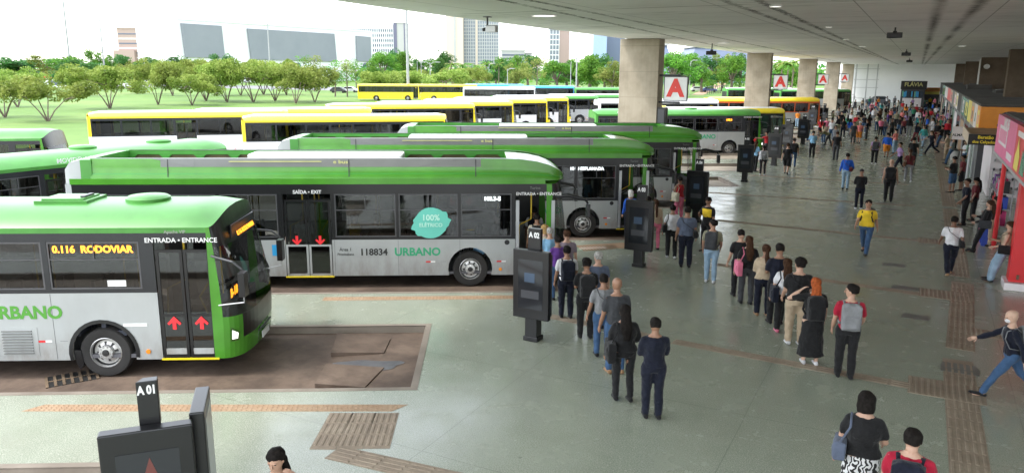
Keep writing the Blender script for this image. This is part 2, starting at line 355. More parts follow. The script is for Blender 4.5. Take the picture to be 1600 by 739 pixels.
# platform with a saw-tooth edge: one bay every 7.2 m
A1 = Vector((-7.7, 10.9, 0)); B1 = Vector((-9.4, 13.95, 0)); BL = 13.
edge = []
for k in range(-2, 22):
    o = Vector((0, 7.2*k, 0))
    for q in (A1+o-BD*BL, A1+o, B1+o, B1+o-BD*BL): edge.append((q.x, q.y))
plat = MB(); poly = [(22, edge[0][1]-2), (22, 171), (edge[-1][0], 171)]+edge[::-1]+[(edge[0][0], edge[0][1]-2)]
plat.prism(poly, -.30, 0, M_kerb, M_floor); struct(plat.build('platform_floor'))
# kerb border round each bay (inside the step) and the bay floor itself
for k in range(-1, 12):
    o = Vector((0, 7.2*k, 0)); A = A1+o; B = B1+o
    q = [A-BD*(BL-.05)-BN*.02, A-BN*.02-BD*.02, B+BN*.02-BD*.02, B-BD*(BL-.05)+BN*.02]
    mb = MB(); mb.face([(p.x, p.y, -.158) for p in q], M_bay if k in (0, 1, 2) else M_bayp); struct(mb.build('bay_road'))
    mb = MB(); h = .13
    a0, a1, b0, b1 = A-BD*BL, A+BD*0, B+BD*0, B-BD*BL
    def strip(p, q, n):
        mb.prism([(p.x, p.y), (q.x, q.y), (q.x+n.x*h, q.y+n.y*h), (p.x+n.x*h, p.y+n.y*h)], -.02, .006, M_kerb)
    strip(a0, a1+BD*h, BN); strip(a1, b1*0+b0, BD); strip(b0+BD*h, b1, -BN)
    struct(mb.build('kerb'))
# wheel-stop wedges and oil patches in the first bay
def wedge(px0, py0, px1, py1, px2, py2, px3, py3, name, lab):
    P = [G(px0, py0, -.155), G(px1, py1, -.155), G(px2, py2, -.155), G(px3, py3, -.155)]
    mb = MB(); top = [P[0]+Vector((0, 0, .09)), P[1]+Vector((0, 0, .02)), P[2]+Vector((0, 0, .02)), P[3]+Vector((0, 0, .09))]
    i = len(mb.v); mb.v += P+top
    for f in ((3, 2, 1, 0), (4, 5, 6, 7), (0, 1, 5, 4), (1, 2, 6, 5), (2, 3, 7, 6), (3, 0, 4, 7)): mb.f.append(f); mb.m.append(mb.mi(M_bay))
    tag(mb.build(name), lab, 'ramp')
wedge(517, 557, 600, 552, 610, 530, 528, 526, 'wheel_stop_ramp', 'brown concrete wedge ramp in the empty bay, farther of the two')
wedge(492, 606, 570, 606, 600, 575, 510, 574, 'wheel_stop_ramp', 'brown concrete wedge ramp in the empty bay beside the kerb, nearer of the two')
def blob(name, c, rx, ry, z, m, seed, rot=0.):
    r = random.Random(seed); pts = []
    for k in range(26):
        a = 2*math.pi*k/26; q = 1+.35*noise.noise(Vector((math.cos(a)*1.6+seed, math.sin(a)*1.6, seed)))+r.uniform(-.04, .04)
        x, y = rx*q*math.cos(a), ry*q*math.sin(a); pts.append((c[0]+x*math.cos(rot)-y*math.sin(rot), c[1]+x*math.sin(rot)+y*math.cos(rot)))
    return sheet(name, pts, z, m)
blob('oil_stain', G(575, 570, -.15), .75, .28, -.150, M_oil, 3, R(30)); blob('oil_stain', G(560, 541, -.15), .5, .16, -.1505, M_oil, 5, R(30))
# drain grate beside bus 1 front wheel
mb = MB(); gc = G(113, 590, -.15); mxg = Matrix.Translation((gc.x, gc.y, 0)) @ Matrix.Rotation(R(60), 4, 'Z')
mb.box(-.45, .45, -.3, .3, -.156, -.152, M_btext, mxg)
for k in range(7): mb.box(-.45+.14*k, -.40+.14*k, -.3, .3, -.152, -.14, M_brown, mxg)
mb.box(-.45, .45, -.02, .02, -.151, -.141, M_brown, mxg)
tag(mb.build('drain_grate'), 'dark iron drain grate in the bay beside the front wheel of the nearest bus', 'drain')
# tactile paving: real raised bars on a thin tile sheet
def tact(name, a, b, wd, m, bars='along', tile=.4, z=.004, skew=0.):
    a = Vector((a[0], a[1], 0)); b = Vector((b[0], b[1], 0)); d = (b-a); L = d.length; d.normalize(); n = Vector((-d.y, d.x, 0))
    mb = MB(); h = wd/2; sk = d*skew
    mb.prism([(a-n*h-sk)[:2], (b-n*h-sk)[:2], (b+n*h+sk)[:2], (a+n*h+sk)[:2]], -.01, z, m)
    def bar(c, l, wv, dd):
        nn = Vector((-dd.y, dd.x, 0)); q = [c-dd*l-nn*wv, c+dd*l-nn*wv, c+dd*l+nn*wv, c-dd*l+nn*wv]; t = [c-dd*l*.96-nn*wv*.6, c+dd*l*.96-nn*wv*.6, c+dd*l*.96+nn*wv*.6, c-dd*l*.96+nn*wv*.6]
        i = len(mb.v); mb.v += [Vector((p.x, p.y, z+.0005)) for p in q]+[Vector((p.x, p.y, z+.007)) for p in t]
        for f in ((4, 5, 6, 7), (0, 1, 5, 4), (1, 2, 6, 5), (2, 3, 7, 6), (3, 0, 4, 7)): mb.f.append(tuple(i+k for k in f)); mb.m.append(mb.mi(m))
    if bars == 'along':
        k = 0
        nb = max(3, round(wd/.1)); nt_ = int(L/tile)
        for t in range(nt_):
            for j in range(nb): bar(a+d*(tile*(t+.5))+n*(-h+wd*(j+.5)/nb), tile*.44, wd/nb*.27, d)
    elif bars == 'across':
        for t in range(int(L/.1)): bar(a+d*(.1*(t+.5)), h*.96, .027, n)
    elif bars == 'dots':
        for t in range(int(L/.085)):
            for j in range(int(wd/.085)):
                bar(a+d*(.085*(t+.5))+n*(-h+.085*(j+.5))+sk*(2*((j+.5)*.085/wd)-1), .02, .02, d)
    return struct(mb.build(name, fix=False))
for (x0, y0, x1, y1) in ((1.16, 4, 1.2, 17.2), (1.27, 17.9, 1.55, 24), (1.5, 24.7, 1.56, 30.5), (1.56, 31.2, 1.6, 37.4), (1.6, 38, 1.55, 110)):
    tact('tactile_path', (x0, y0), (x1, y1), .54, M_tact, 'along', .42)
# cross strips: from the bays to the guide path, ending in a square pad
for (pa, pb, w_) in (((1052, 533), (1440, 606), .32), ((1120, 413), (1440, 460), .32), ((1120, 344), (1437, 376), .32), ((1090, 300), (1430, 322), .3), ((1170, 274), (1420, 289), .3)):
    a = G(*pa); b = G(*pb); tact('tactile_path', a[:2], b[:2], w_, M_tact, 'along', .42, .0045)
for (px, py) in ((1478, 609), (1478, 461), (1466, 378)):
    c = G(px, py); tact('tactile_pad', (c.x-.62, c.y), (c.x+.62, c.y), .9, M_tact, 'across', z=.008)
c = G(1515, 518); tact('tactile_pad', (c.x-.1, c.y), (c.x+1.3, c.y), .6, M_tact, 'across', z=.0085)
a = G(37, 636); b = G(632, 628); tact('tactile_strip', G(52, 637)[:2], G(625, 637)[:2], .27, M_tactr, 'dots', z=.004, skew=.12)
a = G(505, 467); b = G(812, 464); tact('tactile_strip', a[:2], b[:2], .30, M_tactr, 'dots', z=.004)
a = G(880, 393); b = G(1000, 383); tact('tactile_strip', G(905, 388)[:2], G(985, 383)[:2], .8, M_tactr, 'across', z=.004)
q0, q1, q2, q3 = G(516, 645), G(623, 645), G(610, 700), G(482, 702)
a = (q0+q3)/2; b = (q1+q2)/2
for t in (.17, .5, .83):
    tact('tactile_pad', (q0.lerp(q3, 0)*(1-t)+q1*t)[:2], (q3*(1-t)+q2*t)[:2], .40, M_tact, 'along', .4, .005)
tact('tactile_path', G(520, 706)[:2], G(760, 760)[:2], .42, M_tact, 'along', .42, .006)
tact('tactile_path', G(850, 492)[:2], G(1040, 530)[:2], .32, M_tact, 'along', .42, .0035)
for (px, py, rx, ry) in ((1431, 495, .30, .2), (1500, 576, .34, .28), (1415, 450, .35, .22), (1397, 414, .32, .22), (1385, 318, .4, .2), (1392, 327, .4, .2), (1412, 311, .35, .18)):
    c = G(px, py); mb = MB(); z = .0095 if px == 1500 else .005
    mb.prism([(c.x-rx, c.y-ry), (c.x+rx*.9, c.y-ry), (c.x+rx, c.y), (c.x+rx*.8, c.y+ry), (c.x-rx*.85, c.y+ry), (c.x-rx, c.y)], -.01, z, M_patch)
    struct(mb.build('floor_cover'))
# faded painted sign on the platform by A 03
M_fade = mat_noise3('faded_green_paint', 6, [(.35, (.13, .25, .14)), (.65, (.30, .34, .27))], .5)
M_fadew = mat_noise3('faded_white_paint', 6, [(.35, (.55, .38, .33)), (.65, (.5, .52, .46))], .5)
sheet('floor_marking', [G(900, 392)[:2], G(972, 389)[:2], G(958, 383)[:2], G(897, 385)[:2]], .004, M_fade)
sheet('floor_marking', [G(906, 390.5)[:2], G(950, 388.5)[:2], G(944, 385)[:2], G(904, 386.5)[:2]], .008, M_fadew)
# ------------------------------------------------------------------ ceiling slab, columns, far wall
ce = [(-11.6, 1), (-11.9, 6), (-12.4, 14.6), (-12.7, 18.6), (-12.95, 24.9), (-13.3, 37.1), (-13.75, 71), (-13.9, 110), (-13.9, 171)]  # near end cut short out of view, to let skylight under the slab
mb = MB(); CZ = 7.22
rows = []
for (dx, z) in ((3.0, 0), (.0, 0.), (-.22, .07), (-.35, .22), (-.38, .45), (-.38, 1.3)):
    rows.append([(x+dx, y, CZ+z) for x, y in ce])
mb.grid(rows, M_ceil)
mb.face([(x+3., y, CZ) for x, y in ce]+[(24, 171, CZ), (24, 1, CZ)], M_ceil)
mb.face([(x-.38, y, CZ+1.3) for x, y in ce]+[(24, 171, CZ+1.3), (24, 1, CZ+1.3)], M_ceil)
struct(mb.build('ceiling', smooth=True))
def column(x0, x1, y0, y1, m, lab):
    mb = MB(); mb.box(x0, x1, y0, y1, -.1, CZ-.012, m); o = mb.build('concrete_column', bevel=.03); tag(o, lab, 'column', 'concrete columns holding the roof')
ords = ['nearest broad board-marked concrete column, left edge of the platform', 'second broad concrete column in the row beside the bus bays', 'third concrete column in the row beside the bus bays', 'fourth concrete column in the row beside the bus bays', 'farthest concrete column of the bus bay row, behind the scaffold']
LC = []
for k, px in enumerate((968, 1166.5, 1248.5, 1291, 1317)):
    y = 37.9+31.8*k; xl = onY(px, 100, y).x; LC.append((xl, y))
    column(xl, xl+2.03, y, y+.9+.0*k, MATS['concrete'], ords[k])
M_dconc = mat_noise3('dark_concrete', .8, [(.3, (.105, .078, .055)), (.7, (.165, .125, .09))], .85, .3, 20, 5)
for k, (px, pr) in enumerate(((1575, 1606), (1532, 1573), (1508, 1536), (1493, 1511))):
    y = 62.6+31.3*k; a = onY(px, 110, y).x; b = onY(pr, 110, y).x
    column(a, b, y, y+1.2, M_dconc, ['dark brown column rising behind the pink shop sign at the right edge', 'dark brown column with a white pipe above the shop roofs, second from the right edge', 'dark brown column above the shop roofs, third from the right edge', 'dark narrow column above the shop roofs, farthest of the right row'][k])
    if k == 1:
        mb = MB(); mb.tube([(a-.12, y-.1, 3.5), (a-.12, y-.1, CZ-.1)], .07, M_white); mb.ell((a+.5, y-.25, 6.3), (.28, .2, .25), M_white)
        tag(mb.build('drain_pipe'), 'white drain pipe on the dark column above the shop roofs', 'pipe')
mb = MB(); M_wall = mat_noise3('white_wall', .25, [(.3, (.74, .75, .77)), (.7, (.82, .83, .84))], .8)
mb.box(-15.5, 24, 170.2, 170.9, -.2, CZ-.01, M_wall); tag(mb.build('end_wall'), 'tall white wall closing the far end of the platform', 'wall')
mb = MB(); mb.box(15, 15.4, -8, 170.1, -.1, 4.1, M_wall); tag(mb.build('side_wall'), 'pale long wall behind the shops, with a gap added above for skylight', 'wall')  # open gap over the wall is added so skylight gets under the slab
# A signs on the columns
for k, (xl, y) in enumerate(LC[:4]):
    s = 1.12; x0 = xl+2.03+.28; t = empty('bay_letter_sign', (x0, y+.2, 4.25))
    tag(t, ['white sign with red letter A on the nearest column', 'white sign with red letter A on the second column', 'white sign with red letter A on the third column', 'white sign with red letter A on the fourth column, beside the scaffold'][k], 'sign', 'red letter A signs on the columns')
    mb = MB(); mb.box(0, s, 0, .14, 0, s, M_white); mb.build('sign_box', t, bevel=.01)
    mb = MB(); e = .035
    for q in ((-e, 0, 0, s), (s, s+e, 0, s)): mb.box(q[0], q[1], -.01, .15, q[2], q[3], M_dkgrey)
    mb.box(-e, s+e, -.01, .15, -e, -.001, M_dkgrey); mb.box(-e, s+e, -.01, .15, s+.001, s+e, M_dkgrey)
    mb.tube([(-.4, .06, s+.08), (s*.7, .06, s+.08)], .05, M_dkgrey); mb.tube([(-.4, .06, -.1), (s*.7, .06, -.1)], .05, M_dkgrey)
    mb.build('frame', t)
    text('A', 1.12, M_rtext, parent=t, mx=face_mx((s/2, -.012, s/2), (1, 0, 0), (0, 0, 1)), bold=.035)
mb = MB(); x0 = LC[0][0]+2.06; mb.box(x0, x0+.42, 37.9, 38.3, 2.2, 3.9, M_black); mb.box(x0+.05, x0+.37, 37.86, 37.9, 2.3, 3.8, M_dkgrey)
tag(mb.build('electrical_box'), 'black electrical box on the side of the nearest column below the A sign', 'box')
# ceiling fittings
def lamp(px, py, r, lab, stretch=1.):
    c = G(px, py, CZ); t = empty('ceiling_lamp', (c.x, c.y, CZ)); tag(t, lab, 'ceiling lamp', 'lit lamps in the ceiling')
    mb = MB(); mb.lathe([(r*1.12, -.001), (r*1.15, -.03), (r, -.035), (r, -.02)], (0, 0, 1), (0, 0, 0), M_white, 20); o = mb.build('frame', t, smooth=True); o.scale = (stretch, 1, 1)
    mb = MB(); mb.lathe([(r, -.018), (.01, -.03)], (0, 0, 1), (0, 0, 0), M_lamp, 20); o = mb.build('diffuser', t); o.scale = (stretch, 1, 1)
lamp(850, 24, .34, 'glowing round lamp in the ceiling near its open edge'); lamp(1130, 67, .3, 'lit lamp in the ceiling just right of the nearest column'); lamp(1212, 9, .14, 'small lit lamp at the top of the picture')
lamp(1503, 72, .2, 'small bright lamp in the ceiling above the shop roofs'); lamp(1295, 42, .1, 'faint lamp in the middle of the ceiling'); lamp(1348, 73, .2, 'distant ceiling lamp above the crowd'); lamp(1322, 62, .12, 'tiny ceiling lamp left of the hanging speakers')
def hang(px, py, z, s, lab):
    c = G(px, py, z); t = empty('hanging_speaker', (c.x, c.y, z)); tag(t, lab, 'speaker', 'black speakers hanging from the ceiling')
    mb = MB(); mb.tube([(0, 0, s*.3), (0, 0, CZ-z)], .03, M_black, 6); mb.build('rod', t)
    mb = MB(); mb.prism([(-s, -s*.5), (s, -s*.5), (s*.8, s*.6), (-s*.8, s*.6)], -s*.4, s*.35, M_black); mb.cbox((0, 0, s*.45), (s*.5, s*.5, s*.25), M_black); mb.build('housing', t, bevel=.02)
hang(1398, 55.5, 6.95, .26, 'black speaker hanging from the ceiling, nearest of the row'); hang(1416, 85, 6.9, .3, 'black speaker hanging from the ceiling, second of the row'); hang(1421, 96, 6.85, .3, 'black speaker hanging from the ceiling, farthest of the row'); hang(1112, 83, 6.7, .3, 'black speaker hanging right of the nearest column')
c = G(748, 27, CZ); t = empty('security_camera', (c.x+.3, c.y, CZ)); tag(t, 'security camera on a drop rod below the ceiling edge', 'camera')
mb = MB(); mb.tube([(0, 0, 0), (0, 0, -.42)], .03, M_dkgrey); mb.cbox((0, 0, -.01), (.2, .2, .03), M_dkgrey); mb.build('rod', t)
mb = MB(); mb.box(-.02, .32, -.09, .09, -.46, -.26, M_steel); mb.tube([(-.02, 0, -.36), (-.16, 0, -.38)], .055, M_black); mb.build('housing', t, bevel=.015)
# ------------------------------------------------------------------ buses
# local frame: x forward, y left, origin on the road under the front axle; right side at y = -HW
HW = 1.27
def nose_rows(F, z0, ze, top_rake, crown, dep=.62, e=.62, n=20, low=.05):
    lv = [z0, z0+.12, z0+.35, .95, 1.18, 1.45, 1.8, 2.15, ze-.38, ze-.2, ze]
    lv = sorted(set(round(v, 3) for v in lv)); rows = []
    for z in lv:
        t = (z-z0)/(ze-z0); row = []
        rake = top_rake*max(0, (t-.35)/.65)**1.5 + low*max(0, (.2-t)/.2)
        for k in range(n+1):
            th = -math.pi/2+math.pi*k/n; sy, cy = math.sin(th), math.cos(th)
            y = HW*math.copysign(abs(sy)**e, sy); x = F-dep+(dep-rake)*abs(cy)**e
            zz = z+(crown*(1-(abs(y)/HW)**2.4) if z == lv[-1] else (crown*.45*(1-(abs(y)/HW)**2.4) if z == lv[-2] else 0))
            row.append(Vector((x, y, zz)))
        rows.append(row)
    return lv, rows
def arch(mb, x0, x1, z0, z1, xc, zc, r, y0, y1, m):     # panel with a wheel arch cut out
    pts = [(x0, z0)]; a0 = math.asin(max(-1, (z0-zc)/r)); n = 14
    for k in range(n+1):
        a = math.pi-a0-(math.pi-2*a0)*k/n; pts.append((xc+r*math.cos(a), zc+r*math.sin(a)))
    pts += [(x1, z0), (x1, z1), (x0, z1)]; mb.xz(pts, y0, y1, m)
def wheel(parent, x, side, detail=True, r=.485):
    y = side*(HW-.17); w_ = .14; s = side
    t = empty('wheel', (x, y, r), 0, parent)
    mb = MB(); prof = [(r*.62, -w_), (r*.93, -w_), (r, -w_*.7), (r, w_*.7), (r*.95, w_*.96), (r*.80, w_), (r*.62, w_*.9)]
    mb.lathe(prof, (0, s, 0), (0, 0, 0), M_rubber, 28 if detail else 16); mb.build('tyre', t, smooth=True)
    mb = MB(); mb.lathe([(r*.63, w_*.85), (r*.59, w_*.95), (r*.56, w_*.6), (r*.50, w_*.35), (r*.42, w_*.3), (r*.30, w_*.5), (r*.27, w_*.95), (r*.14, w_*1.0), (r*.12, w_*1.15), (.005, w_*1.18)], (0, s, 0), (0, 0, 0), M_metal, 24, mf=lambda a, b: M_btext if (a == 2 or a >= 7 or (a == 4 and b % 3 == 0)) else M_metal)
    if detail:
        for k in range(10):
            a = 2*math.pi*k/10; c = (r*.235*math.cos(a)*1.0, s*w_*.98, r*.235*math.sin(a)); mb.tube([(c[0], s*w_*.9, c[2]), (c[0], s*w_*1.1, c[2])], .016, M_metal, 6)
    mb.build('rim', t, smooth=True)
def window(parent, x0, x1, z0, z1, side, detail=True, split=True, gm=None, y=None, open_=False):
    y = side*(HW-.03) if y is None else y; mb = MB(); mb.box(x0, x1, y-.006, y+.006, z0, z1, gm or M_glass); o = mb.build('window', parent)
    mb = MB(); f = .028; yo = y+side*.012; a, b = sorted((yo, yo+side*.014)); fm = M_fr
    mb.box(x0, x1, a, b, z0, z0+f, fm); mb.box(x0, x1, a, b, z1-f, z1, fm); mb.box(x0, x0+f, a, b, z0+f, z1-f, fm); mb.box(x1-f, x1, a, b, z0+f, z1-f, fm)
    if split: mb.box(x0+f, x1-f, a, b, z0+(z1-z0)*.62, z0+(z1-z0)*.62+.02, fm); mb.box((x0+x1)/2-.01, (x0+x1)/2+.01, a, b, z0+(z1-z0)*.62+.02, z1-f, fm)
    if detail: mb.build('frame', o)
    return o
M_fr = paint('window_rubber', (.07, .07, .075), .4)
def door(parent, x0, x1, z0, z1, arrows=None, white=False, yel=False, open_=False, detail=True):
    y = -HW; xm = (x0+x1)/2
    leaves = [(x0+.02, xm-.01), (xm+.01, x1-.02)]
    for li, (a, b) in enumerate(leaves):
        if open_: 
            if li == 0: a, b = x0+.02, x0+.10
            else: a, b = x1-.10, x1-.02
        d = empty('door', (0, 0, 0), 0, parent); mb = MB(); f = .055; yy = (y+.01, y+.045); fm = M_black
        zmid = z0+.82
        if open_:
            mb.box(a, b, y-.02, y+.55, z0+.02, z1-.02, M_clear); mb.box(a-.005, b+.005, y-.03, y+.0, z0+.02, z1-.02, M_steel); mb.build('leaf', d); continue
        mb.box(a, b, *yy, z1-f, z1, fm); mb.box(a, b, *yy, z0, z0+.07, M_silver if white else fm); mb.box(a, a+f, *yy, z0+.07, z1-f, fm); mb.box(b-f, b, *yy, z0+.07, z1-f, fm); mb.box(a+f, b-f, *yy, zmid, zmid+.05, fm)
        if white:
            for q in ((a, a+f, z0+.07, zmid+.05), (b-f, b, z0+.07, zmid+.05)): mb.box(q[0], q[1], y-.002, y+.01, q[2], q[3], M_silver)
            mb.box(a+f, b-f, y-.002, y+.01, zmid, zmid+.05, M_silver)
        else: mb.box(a+f, b-f, y+.005, y+.04, z0+.075, z0+.19, M_silver)
        mb.build('leaf', d)
        mb = MB(); mb.box(a+f, b-f, y+.022, y+.030, zmid+.05, z1-f, M_glass); mb.box(a+f, b-f, y+.022, y+.030, z0+.19 if not white else z0+.07, zmid, M_dglass); mb.build('glass', d)
        if arrows and detail:
            c = (a+b)/2; zc = zmid+.17 if arrows == 'down' else zmid-.13; s_ = 1 if arrows == 'up' else -1; mb = MB(); q = .14; ya, yb = y+.006, y+.012
            P = [(-.28, 0), (0, 1), (.28, 0)]
            pts = [(-.13, 0), (0, .14), (.13, 0), (.10, -.035), (.035, .02), (.035, -.12), (-.035, -.12), (-.035, .02), (-.10, -.035)]
            mb.xz([(c+u, zc+s_*v) for u, v in pts], ya, yb, M_redarrow); mb.build('arrow', d)
    if yel:
        mb = MB(); mb.box(x0-.02, x1+.02, y-.015, y+.05, z0-.035, z0-.003, M_yellow); mb.build('step_edge', parent)
M_dglass = glass('dark_door_glass', .10, .12); M_redarrow = paint('red_arrow', (.85, .03, .04), .4, .02)
def bus(P, head, label, F=2.68, L=12.4, zs=.36, zw=1.66, ze=2.88, crown=.27, rake=.42, low=None, roof=None, band=None, nose=None, kind='conv',
        detail=True, text_side=None, tcol=None, led=None, doors=((1.08, 2.12, 'up'),), wins=None, wb=6.1, group='city buses at the terminal', name='city_bus', number=None, hatches=(), interior=True, mirror=True, roofstrip=None):
    low = low or M_silver; roof = roof or M_greenroof; band = band or M_band; nose = nose or M_green
    a = R(head); t = empty(name, (P[0], P[1], P[2]), a); tag(t, label, 'bus', group)
    rear = F-L; dep = .62; xs = F-dep; rx = -wb
    # ---- body shell: lower panels, band posts, nose, rear
    mb = MB(); th = .05; bandm = M_black if kind == 'e' else band
    rd = [(x0, x1) for x0, x1, *_ in doors]
    for side in (-1, 1):
        ya, yb = sorted((side*HW, side*(HW-th))); dl = rd if side == -1 else []
        cuts = sorted([(0-.62, .62, 'w'), (rx-.62, rx+.62, 'w')]+[(q[0], q[1], 'd') for q in dl]); x = rear+.25
        for c0, c1, ty in cuts:
            if c0 > x+.005: mb.box(x, c0, ya, yb, zs, zw, low)
            if ty == 'w': arch(mb, c0, c1, zs, zw, (c0+c1)/2, .50, .60, ya, yb, low)
            x = c1
        if xs > x+.01: mb.box(x, xs, ya, yb, zs, zw, low)
        # band above windows / posts
        W = wins if wins is not None else []
        W = sorted([(q[0], q[1]) for q in W if side == -1 or True])
        if side == 1: W = [(-k*1.62-1.5+.9, -k*1.62+.0+.9) for k in range(int((-rear-.4)/1.62)+1) if -k*1.62-.6 > rear+.3]
        if side == 1: ops_r = ops
        ops = sorted([(q[0], q[1], 'o') for q in W]+[(q[0], q[1], 'd') for q in dl]); x = rear+.25; wt = ze-.26; w0 = zw+.07
        for c0, c1, ty in ops:
            if c0 > x+.005: mb.box(x, c0, ya, yb, zw, wt, bandm)
            if ty == 'o': mb.box(c0, c1, ya, yb, zw, w0, bandm)
            x = c1
        if xs > x+.01: mb.box(x, xs, ya, yb, zw, wt, bandm)
        mb.box(rear+.25, xs, ya, yb, wt, ze-.1, bandm); mb.box(rear+.25, xs, ya, yb, ze-.1, ze, roof if kind != 'e' else bandm)
        for c0, c1, ty in ops:
            if ty == 'o': window(t, c0+.004, c1-.004, w0+.004, wt-.004, side, detail and side == -1, kind != 'e' or True)
    lv, rows = nose_rows(F, zs, ze, rake, crown, dep, .62 if kind != 'e' else .6)
    wz0, wz1 = (1.1, ze-.42)
    def nf(aI, bI):
        z = (lv[aI]+lv[aI+1])/2; k = abs(bI+.5-10)
        if wz0 < z < wz1 and k < 8.6: return None
        if z >= wz1 and k < 8.6: return M_black
        if z > wz0-.35 and k < 5.5: return M_black
        return nose
    mb.grid(rows, nose, nf)
    ws = MB(); ws.grid(rows, M_screen, lambda aI, bI: M_screen if (wz0 < (lv[aI]+lv[aI+1])/2 < wz1 and abs(bI+.5-10) < 8.6) else None)
    # rear face
    rr = []
    for (z, cr) in ((zs, 0), (zw, 0), (ze-.3, 0), (ze, crown)):
        row = []
        for k in range(13):
            th_ = -math.pi/2+math.pi*k/12; sy, cy = math.sin(th_), math.cos(th_); y = HW*math.copysign(abs(sy)**.4, sy)
            row.append(Vector((rear+.25-.25*abs(cy)**.4, y, z+cr*(1-(abs(y)/HW)**2.4))))
        rr.append(row)
    mb.grid(rr, low, lambda aI, bI: (M_black if aI == 1 and 2 < bI < 9 else (roof if aI >= 1 and kind != 'e' else low)))
    mb.box(rear+.3, xs, -HW+th, HW-th, zs+.02, zs+.09, M_floorin)
    for c0, c1, ty in ops_r:
        if ty == 'o' and detail: mb.box(c0-.04, c0-.034, -HW-.0025, -HW+.01, zs+.02, zw-.01, M_dkgrey)
    if detail: mb.box(-.8, -.66, -HW-.0015, -HW, zs+.38, zs+.384, M_dkgrey); mb.box(rear+.3, -rx*-1-.64, -HW-.002, -HW, zs+.60, zs+.605, M_dkgrey)
    body = mb.build('body', t, smooth=False)
    ws.build('windscreen', t, smooth=True)
    # ---- roof
    mb = MB(); top = rows[-1]; rt_ = rr[-1]; n = 20; prof = []
    for k in range(n+1):
        th_ = -math.pi/2+math.pi*k/n; s_ = math.sin(th_); y = HW*math.copysign(abs(s_)**.62, s_); q = 1-abs(y)/HW
        prof.append((y, ze+crown*1.18*(1-(abs(y)/HW)**3.2)))
    cross = [Vector((0, y, z)) for y, z in prof]
    st = [0, .12, .28, .5, .75, 1.]; R_ = [list(top)]
    for s_ in st[1:]:
        sm = s_*s_*(3-2*s_); R_.append([Vector((top[k].x*(1-s_)+(xs-.55)*s_, top[k].y*(1-sm)+cross[k].y*sm, top[k].z*(1-sm)+cross[k].z*sm+.03*math.sin(math.pi*s_)*(1-(abs(cross[k].y)/HW)**2))) for k in range(n+1)])
    mid = (xs-.55+rear+.6)/2; R_.append([Vector((mid, c.y, c.z)) for c in cross]); R_.append([Vector((rear+.6, c.y, c.z)) for c in cross])
    def rrp(k):
        y = cross[k].y; return Vector((rear+.02+.23*(abs(y)/HW)**4, y, ze+crown*.8*(1-(abs(y)/HW)**2.4)))
    R_.append([rrp(k) for k in range(n+1)]); R_.append([Vector((rear+.02+.23*(abs(c.y)/HW)**4, c.y, ze-.05)) for c in cross])
    glare_top = roofstrip  # glare along the roof crown, painted in as a white strip
    mb.grid(R_, roof, (lambda aI, bI: (glare_top if 7 <= bI < 13 and aI > 2 else roof)) if glare_top else None); mb.build('roof', t, smooth=True)
    for hx in hatches:
        mb = MB(); z = ze+crown*1.18
        if hx[1] == 'round': mb.lathe([(.42, -.02), (.42, .05), (.36, .09), (.01, .11)], (0, 0, 1), (hx[0], 0, z), roof, 20)
        else: mb.box(hx[0]-.5, hx[0]+.5, -.42, .42, z-.02, z+.045, roof); mb.box(hx[0]-.4, hx[0]+.4, -.33, .33, z+.045, z+.075, roof); mb.box(hx[0]+.28, hx[0]+.36, -.2, .2, z+.075, z+.11, M_dkgrey)
        mb.build('roof_hatch', t, smooth=True)
    # ---- doors, wheels, lights
    for dd in doors: door(t, dd[0], dd[1], zs+.02 if kind != 'e' else zs+.0, ze-.42, dd[2], kind == 'e' and dd[2] == 'down', True, len(dd) > 3, detail)
    for x in (0, rx):
        for s_ in (-1, 1): wheel(t, x, s_, detail)
    for s_ in (-1, 1):
        mb = MB(); q = [rows[1][10+s_*8], rows[1][10+s_*6], rows[3][10+s_*6], rows[3][10+s_*8]]
        off = Vector((.015, s_*.012, 0)); q = [Vector((p.x, p.y, max(p.z, zs+.32))) for p in q[:2]]+[Vector((q[2].x, q[2].y, zs+.50)), Vector((q[3].x, q[3].y, zs+.62))]
        mb.face([p+off for p in q], M_lens); mb.face([p+off*1.6-Vector((0, 0, .0)) if 0 else (p*.6+(sum(q, Vector())/4)*.4)+off*1.5 for p in q], M_hl); mb.build('headlight', t)
    mb = MB(); mb.tube([(F+.0, -.42, zs+.28), (F+.012, 0, zs+.28), (F, .42, zs+.28)], (.02), M_dkgrey, 6); mb.box(F-.005, F+.02, -.24, .24, zs+.06, zs+.19, M_white); mb.build('number_plate', t)
    if mirror:
        for s_ in ((-1, 1) if detail else (-1,)):
            mb = MB(); x0 = F-dep+.12
            if kind == 'e':
                mb.tube([(F-.45, s_*1.12, 2.45), (F-.05, s_*1.25, 2.52), (F+.42, s_*1.32, 2.42), (F+.5, s_*1.32, 2.3)], [.05, .055, .045, .03], M_black, 8)
                mb.cbox((F+.5, s_*1.32, 2.12), (.10, .22, .36), M_black)
            else:
                mb.tube([(x0-.05, s_*1.27, 2.38), (F-.12, s_*1.42, 2.30), (F+.05, s_*1.42, 2.15)], .025, M_dkgrey, 8); mb.tube([(x0+.02, s_*1.27, 1.42), (F+.05, s_*1.42, 1.52), (F+.05, s_*1.42, 1.7)], .016, M_steel, 6)
                mb.cbox((F+.05, s_*1.42, 1.88), (.12, .24, .46), M_black)
            mb.build('mirror', t, bevel=.02 if detail else 0)
    for x in (-1.1, .75 if not detail else .82, -3.9, -7.2):
        if any(d0[0]-.3 < x < d0[1]+.1 for d0 in doors): continue
        mb = MB(); z = zs+.36; mb.box(x-.1, x+.03, -HW-.004, -HW+.01, z, z+.04, M_red); mb.box(x+.03, x+.15, -HW-.004, -HW+.01, z, z+.04, M_white); mb.build('reflector', t)
    mb = MB(); mb.tube([(.82, -HW-.02, zs+.16), (.82, -HW+.01, zs+.16)], .045, M_amber, 10); mb.build('side_light', t)
